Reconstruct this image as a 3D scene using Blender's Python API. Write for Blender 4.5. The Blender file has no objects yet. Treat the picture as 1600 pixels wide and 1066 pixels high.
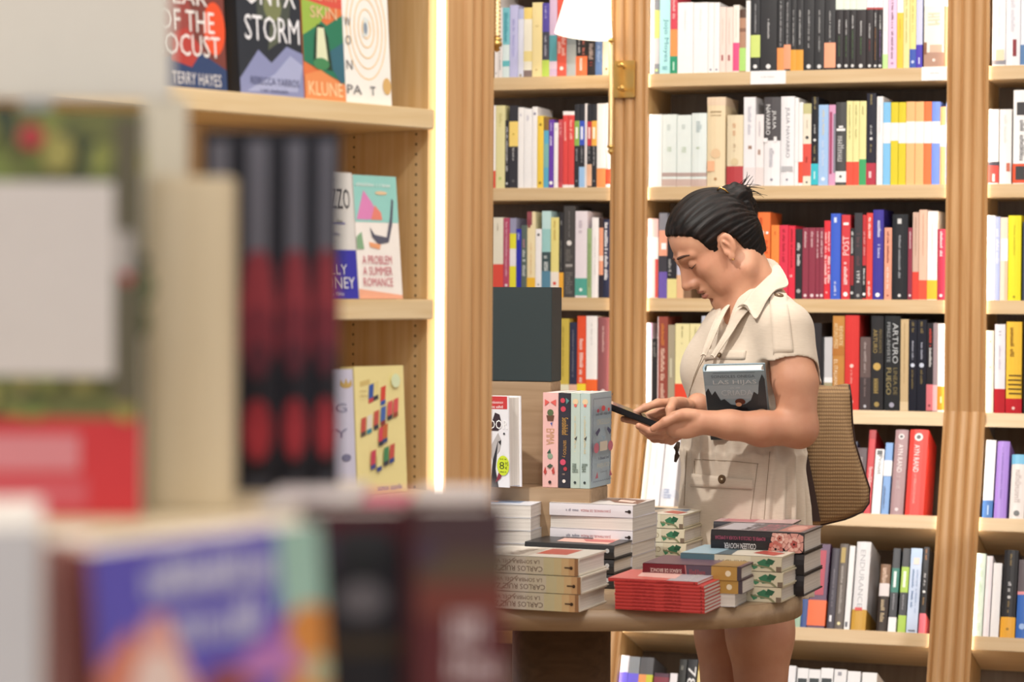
import bpy, bmesh, math, random
import numpy as np
from mathutils import Vector, Matrix
from mathutils.bvhtree import BVHTree
random.seed(7)
sc = bpy.context.scene
C = sc.collection
PI = math.pi
V = Vector
# ------------------------------------------------------------------ camera
FPX = 85.0/36.0*1600.0
CAM = V((0, 0, 1.45))
TH = math.atan((533-455)/FPX)
R0 = V((1, 0, 0)); U0 = V((0, math.sin(TH), math.cos(TH))); F0 = V((0, math.cos(TH), -math.sin(TH)))
ROLL = .006
RX = (R0+U0*ROLL).normalized(); UX = (U0-R0*ROLL).normalized()
def ray(px, py):
    return RX*((px-800)/FPX) + UX*(-(py-533)/FPX) + F0
def atY(px, py, Y):
    d = ray(px, py); return CAM + d*(Y/d.y)
def onplane(px, py, P, n):
    d = ray(px, py); return CAM + d*((P-CAM).dot(n)/d.dot(n))
cam = bpy.data.cameras.new('camera'); camo = bpy.data.objects.new('camera', cam); C.objects.link(camo)
cam.lens = 85; cam.sensor_width = 36; cam.sensor_fit = 'HORIZONTAL'; cam.clip_start = .05
M = Matrix.Identity(4)
for i, v in enumerate((RX, UX, -F0)):
    for j in range(3): M[j][i] = v[j]
M.translation = CAM
camo.matrix_world = M
cam.dof.use_dof = True; cam.dof.focus_distance = 5.15; cam.dof.aperture_fstop = 4.3
sc.camera = camo
# ------------------------------------------------------------------ materials
def lin(h):
    h = h.lstrip('#')
    if len(h) == 3: h = ''.join(c*2 for c in h)
    r = []
    for i in (0, 2, 4):
        c = int(h[i:i+2], 16)/255
        r.append(c/12.92 if c <= .04045 else ((c+.055)/1.055)**2.4)
    return (r[0], r[1], r[2], 1)
MC = {}
def newmat(name):
    m = bpy.data.materials.new(name); m.use_nodes = True
    nt = m.node_tree; b = nt.nodes['Principled BSDF']
    return m, nt, b
def N(nt, t, **k):
    n = nt.nodes.new(t)
    for a, v in k.items():
        if a in n.inputs: n.inputs[a].default_value = v
        else: setattr(n, a, v)
    return n
def paint(h, rough=.45, name='paper', var=.06, spec=.4):
    key = (h, rough, name)
    if key in MC: return MC[key]
    m, nt, b = newmat(name+'_'+h)
    c = lin(h)
    no = N(nt, 'ShaderNodeTexNoise', Scale=60.0, Detail=3.0)
    tc = N(nt, 'ShaderNodeTexCoord'); nt.links.new(tc.outputs['Object'], no.inputs['Vector'])
    mx = N(nt, 'ShaderNodeMix', data_type='RGBA')
    mx.inputs[6].default_value = c
    mx.inputs[7].default_value = (c[0]*(1-var), c[1]*(1-var), c[2]*(1-var), 1)
    nt.links.new(no.outputs['Fac'], mx.inputs[0]); nt.links.new(mx.outputs[2], b.inputs['Base Color'])
    b.inputs['Roughness'].default_value = rough; b.inputs['Specular IOR Level'].default_value = spec
    MC[key] = m; return m
def wood(name, h1, h2, scale=(1, 1, 1), rough=.42, axis='Z', freq=9):
    m, nt, b = newmat(name)
    tc = N(nt, 'ShaderNodeTexCoord'); mp = N(nt, 'ShaderNodeMapping')
    s = {'Z': (freq, freq, .5), 'X': (.5, freq, freq), 'Y': (freq, .5, freq)}[axis]
    mp.inputs['Scale'].default_value = s
    no = N(nt, 'ShaderNodeTexNoise', Scale=6.0, Detail=6.0, Distortion=.6)
    cr = N(nt, 'ShaderNodeValToRGB')
    cr.color_ramp.elements[0].position = .3; cr.color_ramp.elements[0].color = lin(h1)
    cr.color_ramp.elements[1].position = .7; cr.color_ramp.elements[1].color = lin(h2)
    nt.links.new(tc.outputs['Object'], mp.inputs['Vector']); nt.links.new(mp.outputs[0], no.inputs['Vector'])
    nt.links.new(no.outputs['Fac'], cr.inputs[0]); nt.links.new(cr.outputs[0], b.inputs['Base Color'])
    bp = N(nt, 'ShaderNodeBump', Strength=.08, Distance=.001)
    nt.links.new(no.outputs['Fac'], bp.inputs['Height']); nt.links.new(bp.outputs[0], b.inputs['Normal'])
    b.inputs['Roughness'].default_value = rough
    return m
OAKH = wood('oak_shelf', 'd8be96', 'cbac80', axis='X')
OAKV = wood('oak_upright', 'd8b784', 'c69e66', axis='Z')
OAKP = wood('oak_pilaster', 'c69c6c', 'b18452', axis='Z', freq=14)
OAKB = wood('brown_back', '6c5a48', '5c4a3a', axis='Z')
OAKL = wood('oak_light', 'e6cfa6', 'd8bb8a', axis='X')
OAKLV = wood('oak_light_upright', 'e0c293', 'cfa972', axis='Z')
TABLE = wood('oak_table', 'ab9174', '957b5e', axis='X')
PEDES = wood('walnut_pedestal', '6e543c', '5a4430', axis='X')
def metal(name, h, rough=.3):
    m, nt, b = newmat(name); b.inputs['Base Color'].default_value = lin(h)
    b.inputs['Metallic'].default_value = 1; b.inputs['Roughness'].default_value = rough
    return m
BRASS = metal('brass', 'd8b26a', .28)
def emit(name, h, s):
    m, nt, b = newmat(name); b.inputs['Base Color'].default_value = lin(h)
    b.inputs['Emission Color'].default_value = lin(h); b.inputs['Emission Strength'].default_value = s
    return m
LEDM = emit('led_light', 'fff6e6', 12)
LEDN = emit('led_light_near', 'fff4e2', 2.4)
PAGES = None
def pages_mat():
    m, nt, b = newmat('page_edges')
    tc = N(nt, 'ShaderNodeTexCoord'); mp = N(nt, 'ShaderNodeMapping'); mp.inputs['Scale'].default_value = (900, 4, 4)
    no = N(nt, 'ShaderNodeTexNoise', Scale=1.0, Detail=2.0)
    cr = N(nt, 'ShaderNodeValToRGB'); cr.color_ramp.elements[0].position = .3; cr.color_ramp.elements[1].position = .7
    cr.color_ramp.elements[0].color = lin('c9c3bc'); cr.color_ramp.elements[1].color = lin('e4dfd8')
    nt.links.new(tc.outputs['Object'], mp.inputs['Vector']); nt.links.new(mp.outputs[0], no.inputs['Vector'])
    nt.links.new(no.outputs['Fac'], cr.inputs[0]); nt.links.new(cr.outputs[0], b.inputs['Base Color'])
    b.inputs['Roughness'].default_value = .8
    return m
PAGES = pages_mat()
# ------------------------------------------------------------------ mesh helpers
class MB:
    def __init__(s): s.v = []; s.f = []; s.m = []; s.sm = []; s.mats = []
    def mi(s, m):
        if m not in s.mats: s.mats.append(m)
        return s.mats.index(m)
    def add(s, vs, fs, mat, smooth=False):
        o = len(s.v); k = s.mi(mat)
        s.v += [tuple(v) for v in vs]
        for f in fs: s.f.append(tuple(i+o for i in f)); s.m.append(k); s.sm.append(smooth)
        return s
    def box(s, a, b, mat, M=None, bev=0):
        x0, y0, z0 = a; x1, y1, z1 = b
        if bev > 0:
            bm = bmesh.new(); bmesh.ops.create_cube(bm, size=1)
            for v in bm.verts: v.co = V(((x0+x1)/2+v.co.x*(x1-x0), (y0+y1)/2+v.co.y*(y1-y0), (z0+z1)/2+v.co.z*(z1-z0)))
            bmesh.ops.bevel(bm, geom=bm.edges[:], offset=bev, segments=2, affect='EDGES')
            vs = [v.co.copy() for v in bm.verts]; fs = [[v.index for v in f.verts] for f in bm.faces]; bm.free()
        else:
            vs = [V(p) for p in ((x0,y0,z0),(x1,y0,z0),(x1,y1,z0),(x0,y1,z0),(x0,y0,z1),(x1,y0,z1),(x1,y1,z1),(x0,y1,z1))]
            fs = [(0,3,2,1),(4,5,6,7),(0,1,5,4),(1,2,6,5),(2,3,7,6),(3,0,4,7)]
        if M: vs = [M@v for v in vs]
        return s.add(vs, fs, mat)
    def prism(s, pts, z0, z1, mat, M=None, smooth=False):
        n = len(pts)
        vs = [V((p[0], p[1], z0)) for p in pts]+[V((p[0], p[1], z1)) for p in pts]
        fs = [tuple(range(n-1, -1, -1)), tuple(range(n, 2*n))]
        if M: vs = [M@v for v in vs]
        s.add(vs, fs, mat)
        o = len(s.v)-2*n; k = s.mi(mat)
        for i in range(n):
            j = (i+1) % n; s.f.append((o+i, o+j, o+n+j, o+n+i)); s.m.append(k); s.sm.append(smooth)
        return s
    def lathe(s, prof, mat, M=None, n=24, smooth=True):
        vs = []; fs = []
        for r, z in prof:
            for i in range(n):
                a = 2*PI*i/n; vs.append(V((r*math.cos(a), r*math.sin(a), z)))
        for k in range(len(prof)-1):
            for i in range(n):
                j = (i+1) % n; fs.append((k*n+i, k*n+j, (k+1)*n+j, (k+1)*n+i))
        fs.append(tuple(range(n-1, -1, -1))); fs.append(tuple((len(prof)-1)*n+i for i in range(n)))
        if M: vs = [M@v for v in vs]
        return s.add(vs, fs, mat, smooth)
    def tube(s, pts, rad, mat, n=8):
        pts = [V(p) for p in pts]; vs = []; fs = []
        up = V((0, 0, 1))
        for i, p in enumerate(pts):
            d = (pts[min(i+1, len(pts)-1)]-pts[max(i-1, 0)]).normalized()
            a = d.cross(up)
            if a.length < .05: a = d.cross(V((1, 0, 0)))
            a.normalize(); b = a.cross(d)
            r = rad[i] if isinstance(rad, (list, tuple)) else rad
            for k in range(n):
                t = 2*PI*k/n; vs.append(p+a*math.cos(t)*r+b*math.sin(t)*r)
        for i in range(len(pts)-1):
            for k in range(n):
                j = (k+1) % n; fs.append((i*n+k, i*n+j, (i+1)*n+j, (i+1)*n+k))
        fs.append(tuple(range(n-1, -1, -1))); fs.append(tuple((len(pts)-1)*n+k for k in range(n)))
        return s.add(vs, fs, mat, True)
    def build(s, name, parent=None, M=None):
        me = bpy.data.meshes.new(name); me.from_pydata(s.v, [], s.f)
        for m in s.mats: me.materials.append(m)
        me.polygons.foreach_set('material_index', s.m); me.polygons.foreach_set('use_smooth', s.sm)
        me.update()
        o = bpy.data.objects.new(name, me); C.objects.link(o)
        if parent: o.parent = parent
        if M: o.matrix_basis = M
        return o
def tag(o, label=None, cat=None, group=None, kind=None):
    if label: o['label'] = label
    if cat: o['category'] = cat
    if group: o['group'] = group
    if kind: o['kind'] = kind
    return o
def empty(name, M, label=None, cat=None, group=None):
    o = bpy.data.objects.new(name, None); C.objects.link(o); o.empty_display_size = .02
    if isinstance(M, Matrix): o.matrix_basis = M
    else: o.location = M
    return tag(o, label, cat, group)
def frame(P, x, y, z):
    M = Matrix.Identity(4)
    for i, v in enumerate((x, y, z)):
        for j in range(3): M[j][i] = v[j]
    M.translation = P; return M
TXT = {}
def text_geo(st):
    if st in TXT: return TXT[st]
    cu = bpy.data.curves.new('t', 'FONT'); cu.body = st; cu.size = 1; cu.resolution_u = 2
    ob = bpy.data.objects.new('t', cu); C.objects.link(ob)
    dg = bpy.context.evaluated_depsgraph_get(); dg.update()
    me = bpy.data.meshes.new_from_object(ob.evaluated_get(dg))
    vs = [(v.co.x, v.co.y) for v in me.vertices]; fs = [tuple(p.vertices) for p in me.polygons]
    bpy.data.objects.remove(ob); bpy.data.curves.remove(cu); bpy.data.meshes.remove(me)
    if vs:
        x0 = min(v[0] for v in vs); x1 = max(v[0] for v in vs); y0 = min(v[1] for v in vs); y1 = max(v[1] for v in vs)
        vs = [((x-x0)/(x1-x0), (y-y0)/(y1-y0)) for x, y in vs]; asp = (x1-x0)/(y1-y0)
    else: asp = 1
    TXT[st] = (vs, fs, asp); return TXT[st]
def put_text(mb, st, O, ux, uy, w, h, mat):
    """text stretched into the box w x h with corner O"""
    vs, fs, a = text_geo(st)
    mb.add([O+ux*(x*w)+uy*(y*h) for x, y in vs], fs, mat)
def greek(mb, O, ux, uy, w, h, mat, rnd=random):
    """a line of illegible small print"""
    x = 0; vs = []; fs = []
    while x < w:
        cw = h*rnd.uniform(.35, .7)
        if x+cw > w: break
        if rnd.random() > .14:
            y0 = 0; y1 = rnd.choice((.72, .72, 1))
            k = len(vs)
            g = .3
            for (a, b, c, d) in ((0, 0, .3, y1), (.62, 0, .9, y1), (.2, rnd.choice((0, .3, .6))*y1, .8, None)):
                if d is None: d = b+.16
                k = len(vs)
                vs += [O+ux*(x+a*cw)+uy*(b*h), O+ux*(x+c*cw)+uy*(b*h), O+ux*(x+c*cw)+uy*(d*h), O+ux*(x+a*cw)+uy*(d*h)]
                fs.append((k, k+1, k+2, k+3))
        x += cw*1.15
    mb.add(vs, fs, mat)
# ------------------------------------------------------------------ books
def U_outline(t, w, off, th, hard, rnd_sp=True):
    """outer outline of a cover: spine at y=0, boards to y=w, thickness th, offset off"""
    n = 5; out = []
    bulge = (t*.10 if hard else .0006)
    x0, x1 = -off, t+off
    out.append((x0, w)); out.append((x0, .004))
    for i in range(n):
        u = i/(n-1); xx = x0+(x1-x0)*(.02+.96*u)
        out.append((xx, -off-bulge*math.sin(PI*u)))
    out.append((x1, .004)); out.append((x1, w))
    inn = [(x1-th, w), (x1-th, .004+th*.3)]
    for i in range(n-1, -1, -1):
        u = i/(n-1); xx = x0+th+(x1-x0-2*th)*u
        inn.append((xx, th-off-bulge*math.sin(PI*u)+.001))
    inn += [(x0+th, .004+th*.3), (x0+th, w)]
    return out, inn
def u_shell(mb, t, w, z0, z1, off, th, hard, mat):
    o, i = U_outline(t, w, off, th, hard)
    n = len(o)
    vs = [V((p[0], p[1], z)) for z in (z0, z1) for p in o+i[::-1]]
    fs = []
    m = 2*n
    for k in range(n-1):
        fs.append((k, k+1, m+k+1, m+k))                     # outer
        fs.append((n+k+1, n+k, m+n+k, m+n+k+1))             # inner
        fs.append((k+1, k, n+k, n+k+1))                     # bottom
        fs.append((m+k, m+k+1, m+n+k+1, m+n+k))             # top
    fs.append((0, m, m+n, n)); fs.append((n-1, 2*n-1, m+2*n-1, m+n-1))
    mb.add(vs, fs, mat)
def deco(mb, dec, t, w, h, hard, face='spine', depth=0):
    pass
def make_book(name, M, t, h, w, col, spine=(), front=(), back=(), hard=False, label=None, group=None, cat='book',
              pagecol=None, rough=.4, bandparts=(), backcol=None):
    root = empty(name, M, label, cat, group)
    mb = MB(); mc = paint(col, rough)
    th = .0028 if hard else .0008
    u_shell(mb, t, w, 0, h, 0, th, hard, mc)
    bul = t*.10 if hard else .0006
    ys = -bul-.0003
    lay = .0003
    for i, d in enumerate(spine):
        k = d[0]; L = lay+.00012*i
        if k == 'z':      # printed colour zone wrapping spine (and sides if wrap)
            wr = w-.0005 if len(d) < 5 else d[4]*w
            u_shell(mb, t, max(wr, .006), h*max(d[1], .0), h*min(d[2], 1), L, L*.8, hard, paint(d[3], rough))
        elif k == 't':    # illegible column of print (top-down)
            f = d[4] if len(d) > 4 else .3; cx = d[5] if len(d) > 5 else .5
            H = t*f
            greek(mb, V((t*cx-H/2, ys-L, h*d[2])), V((0, 0, -1)), V((1, 0, 0)), h*(d[2]-d[1]), H, paint(d[3], rough, 'print'))
        elif k in 'TU':   # real lettering: T top-down, U bottom-up
            f = d[5] if len(d) > 5 else .5; cx = d[6] if len(d) > 6 else .5; H = t*f
            m2 = paint(d[3], rough, 'print')
            if k == 'T': put_text(mb, d[4], V((t*cx-H/2, ys-L, h*d[2])), V((0, 0, -1)), V((1, 0, 0)), h*(d[2]-d[1]), H, m2)
            else: put_text(mb, d[4], V((t*cx+H/2, ys-L, h*d[1])), V((0, 0, 1)), V((-1, 0, 0)), h*(d[2]-d[1]), H, m2)
        elif k == 'H':    # horizontal lettering on the spine
            put_text(mb, d[4], V((t*.12, ys-L, h*d[1])), V((1, 0, 0)), V((0, 0, 1)), t*.76, h*(d[2]-d[1]), paint(d[3], rough, 'print'))
        elif k == 'o':    # small round mark (centre fraction, radius fraction of t)
            r = t*(d[4] if len(d) > 4 else .25); cx = t*(d[5] if len(d) > 5 else .5)
            vs = [V((cx+r*math.cos(a*PI/6), ys-L, h*d[1]+r*math.sin(a*PI/6)*(d[6] if len(d) > 6 else 1))) for a in range(12)]
            mb.add(vs, [tuple(range(12))], paint(d[3], rough, 'print'))
        elif k == 'r':    # rectangle: z0,z1,col,x0,x1
            a, b = t*d[4], t*d[5]
            mb.add([V((a, ys-L, h*d[1])), V((b, ys-L, h*d[1])), V((b, ys-L, h*d[2])), V((a, ys-L, h*d[2]))], [(0, 1, 2, 3)], paint(d[3], rough, 'print'))
        elif k == 'p':    # polygon in spine fractions
            mb.add([V((t*a, ys-L, h*b)) for a, b in d[2]], [tuple(range(len(d[2])))], paint(d[1], rough, 'print'))
    def face_art(art, X, uy):
        for i, d in enumerate(art):
            x = X + (1 if X > t/2 else -1)*(.00035+.00012*i)
            P = lambda u, v: V((x, w*(u if uy > 0 else 1-u), h*v))
            if d[0] == 'r':
                _, u0, v0, u1, v1, c = d
                mb.add([P(u0, v0), P(u1, v0), P(u1, v1), P(u0, v1)], [(0, 1, 2, 3)], paint(c, rough, 'print'))
            elif d[0] == 'p':
                mb.add([P(a, b) for a, b in d[1]], [tuple(range(len(d[1])))], paint(d[2], rough, 'print'))
            elif d[0] == 'e':
                _, cu, cv, ru, rv, c = d
                mb.add([P(cu+ru*math.cos(a*PI/12), cv+rv*math.sin(a*PI/12)) for a in range(24)], [tuple(range(24))], paint(c, rough, 'print'))
            elif d[0] == 'g':   # ring
                _, cu, cv, ru, rv, wd, c = d
                vs = []; fs = []
                for a in range(32):
                    q = a*PI/16
                    vs += [P(cu+ru*math.cos(q), cv+rv*math.sin(q)), P(cu+(ru-wd)*math.cos(q), cv+(rv-wd*ru and rv-wd*w/h)*math.sin(q))]
                for a in range(32):
                    b = (a+1) % 32; fs.append((2*a, 2*b, 2*b+1, 2*a+1))
                mb.add(vs, fs, paint(c, rough, 'print'))
            elif d[0] == 'T':
                _, u0, v0, u1, v1, c, st = d
                put_text(mb, st, P(u0, v0), V((0, uy, 0)), V((0, 0, 1)), w*(u1-u0), h*(v1-v0), paint(c, rough, 'print'))
            elif d[0] == 't':
                _, u0, v0, u1, v1, c = d
                greek(mb, P(u0, v0), V((0, uy, 0)), V((0, 0, 1)), w*(u1-u0), h*(v1-v0), paint(c, rough, 'print'))
    face_art(front, t, 1); face_art(back, 0, -1)
    mb.build('cover', root)
    pb = MB(); ins = .003 if hard else .0006
    g = th+.0002
    yb = w-(.004 if hard else .0008)
    cc = .003 if hard else 0
    pm = PAGES if not pagecol else paint(pagecol, .8, 'page_edge')
    pts = [(g, .002+g), (t-g, .002+g), (t-g, yb)] + ([(t*.7, yb-cc*.8), (t*.5, yb-cc), (t*.3, yb-cc*.8)] if hard else []) + [(g, yb)]
    pb.prism(pts, ins, h-ins, pm)
    pb.build('page_block', root)
    for bp in bandparts:   # separate paper bands: z0,z1,col[,text colour]
        bb = MB(); u_shell(bb, t, w-.001, h*bp[0], h*bp[1], .0012, .0006, hard, paint(bp[2], rough))
        if len(bp) > 3:
            greek(bb, V((t*.36, ys-.0016, h*(bp[1]*.9+bp[0]*.1))), V((0, 0, -1)), V((1, 0, 0)), h*(bp[1]-bp[0])*.6, t*.3, paint(bp[3], rough, 'print'))
        bb.build('paper_band', root)
    return root
# ------------------------------------------------------------------ back wall shelving
AW = math.radians(18.6)
DS = V((math.cos(AW), -math.sin(AW), 0)); NW = V((-math.sin(AW), -math.cos(AW), 0)); ZU = V((0, 0, 1))
PW = atY(1250, 450, 6.7)
TL = math.radians(20.5)
def wsz(px, py, off=0):
    p = onplane(px, py, PW+NW*off, NW); return (p-PW).dot(DS), p.z
ZF = wsz(1478, 644)[1]
PF = V((PW.x, PW.y, ZF))
U2 = ZU*math.cos(TL)-NW*math.sin(TL); N2 = NW*math.cos(TL)+ZU*math.sin(TL)
def lsz(px, py, off=0):
    p = onplane(px, py, PF+N2*off, N2); return (p-PF).dot(DS), (p-PF).dot(U2)
SA0, SA1 = wsz(955, 300)[0], wsz(1013, 300)[0]
SB0, SB1 = wsz(1479, 300)[0], wsz(1544, 300)[0]
BW = SB0-SA1
FL = .008
BAYS = [(SA0-BW-FL, SA0+FL), (SA1-FL, SB0+FL), (SB1-FL, SB1+BW+FL)]
PILS = [(SA0-BW-.117, SA0-BW), (SA0, SA1), (SB0, SB1), (SB1+BW, SB1+BW+.117)]
ZS = [wsz(1250, 110)[1], wsz(1250, 290)[1], wsz(1250, 467.5)[1]]
ZTOPS = ZS[0]+(ZS[0]-ZS[1])          # one more shelf above the frame
LS = [lsz(1400, 804)[1], lsz(1330, 984)[1]]
LS.append(LS[1]-(LS[0]-LS[1])*1.02)
THK = .037
DEP = .27
SETB = .006
zbot2 = LS[2]-.06
LBOT = LS[2]-THK
# frame matrices: local x along wall, y into shelf, z up
MW = frame(PW*1, DS, -NW, ZU); MW.translation = V((PW.x, PW.y, 0))
ML = frame(PF, DS, -N2, U2)
ZTOP = 2.75
def bookcase(i, s0, s1):
    names = ['left', 'middle', 'right']
    root = empty('bookcase', MW, 'oak shelving bay, %s of the three in the back wall, packed with books' % names[i], 'bookcase', 'shelving bays of the back wall')
    inv = MW.inverted()
    def sub(mb, nm, lower=False, label=None):
        o = mb.build(nm, root)
        if lower: o.matrix_basis = inv@ML
        if label: o['label'] = label
        return o
    mb = MB(); mb.box((s0, DEP, ZF-.02), (s1, DEP+.012, ZTOP), OAKB); sub(mb, 'back_panel')
    mb = MB(); mb.box((s0, DEP*.93, LBOT-.12), (s1, DEP*.93+.012, .04), OAKB); sub(mb, 'back_panel', True)
    for a, b in ((s0-.02, s0), (s1, s1+.02)):
        mb = MB(); mb.box((a, .012, ZF), (b, DEP, ZTOP), OAKV)
        sub(mb, 'side_panel')
        mb = MB(); mb.box((a, .012, LBOT-.12), (b, DEP*.93, 0), OAKV); sub(mb, 'side_panel', True)
    for z in [ZTOPS]+ZS:
        mb = MB(); mb.box((s0+.001, -.0, z-THK), (s1-.001, DEP-.001, z), OAKH, bev=.0015); sub(mb, 'shelf')
    mb = MB()    # shelf on the fold
    vs = []
    c, s = math.cos(TL), math.sin(TL)
    y2 = -math.sin(TL)*THK
    mb.prism([(0, ZF), (y2, ZF-THK), (DEP-.001, ZF-THK), (DEP-.001, ZF)], s0+.001, s1-.001, OAKH,
             M=Matrix(((0, 0, 1, 0), (1, 0, 0, 0), (0, 1, 0, 0), (0, 0, 0, 1))))
    sub(mb, 'shelf')
    for z in LS:
        mb = MB(); mb.box((s0+.001, 0, z-THK), (s1-.001, DEP*.93-.001, z), OAKH, bev=.0015); sub(mb, 'shelf', True)
    return root
def pilaster(s0, s1, label):
    root = empty('fluted_pilaster', MW, label, 'pilaster')
    def prof(x0, x1):
        n = 3; pts = []
        w = (x1-x0); e = w*.10
        pts.append((x0, -.004)); pts.append((x0, -.012)); pts.append((x0+e*.6, -.016)); pts.append((x0+e, -.010))
        fw = (w-2*e)/n
        for k in range(n):
            for q in range(7):
                u = q/6; pts.append((x0+e+fw*(k+u), -.011-.010*math.sin(PI*u)**.6))
        pts.append((x1-e*.6, -.016)); pts.append((x1, -.012)); pts += [(x1, -.004), (x1-FL-.0005, -.004), (x1-FL-.0005, .011), (x1-.03, .011), (x1-.03, .05), (x0+.03, .05), (x0+.03, .011), (x0+FL+.0005, .011), (x0+FL+.0005, -.004)]
        return pts
    mb = MB(); mb.prism(prof(s0, s1), ZF, ZTOP, OAKP); mb.build('upper_shaft', root)
    mb = MB(); mb.prism(prof(s0, s1), LBOT-.12, -.0005, OAKP)
    o = mb.build('lower_shaft', root); o.matrix_basis = MW.inverted()@ML
    return root
for i, (a, b) in enumerate(BAYS): bookcase(i, a, b)
for (a, b), l in zip(PILS, ('fluted oak pilaster at the far left of the back wall', 'fluted oak pilaster behind the phone, carrying a brass wall lamp',
                            'fluted oak pilaster right of the woman between middle and right bays', 'fluted oak pilaster at the far right of the back wall')):
    pilaster(a, b, l)
# light strips, one each side of every bay
for i, (a, b) in enumerate(BAYS):
    bn = ('left', 'middle', 'right')[i]
    for e, sn in ((a+.001, 'left'), (b-.0065, 'right')):
        r = empty('light_strip', MW, 'glowing white light strip down the %s side of the %s back-wall bay' % (sn, bn), 'light strip', 'light strips of the back wall')
        mb = MB(); zs = [ZTOP-.02, ZTOPS]+ZS+[ZF]
        for k in range(len(zs)-1):
            lo = zs[k+1]+.0005; hi = zs[k]
            mb.box((e, -.0035, lo), (e+.0055, -.0008, hi), LEDM)
        mb.build('diffuser', r)
        mb = MB(); zs = [ZF-ZF-THK*1.02]+LS
        for k in range(len(zs)-1):
            lo = zs[k+1]+.0005; hi = zs[k]-.001
            mb.box((e, -.0035, lo), (e+.0055, -.0008, hi), LEDM)
        o = mb.build('diffuser', r); o.matrix_basis = MW.inverted()@ML
# shelf price labels
def shelf_label(px0, px1, k, label):
    s0 = wsz(px0, 115)[0]; s1 = wsz(px1, 115)[0]
    r = empty('shelf_label', MW, label, 'label')
    mb = MB(); z = ZS[k]
    mb.box((s0, -.0022, z-THK+.001), (s1, -.0012, z+.001), paint('f4f4f4', .4, 'card'))
    greek(mb, V((s0+(s1-s0)*.3, -.00235, z-.018)), V((1, 0, 0)), V((0, 0, 1)), (s1-s0)*.4, .004, paint('b8b8b8', .4, 'print'))
    mb.build('card', r)
shelf_label(1173, 1228, 0, 'white card label on the top shelf edge below black books')
shelf_label(1440, 1480, 0, 'white card label at the right end of the middle bay top shelf')
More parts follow.
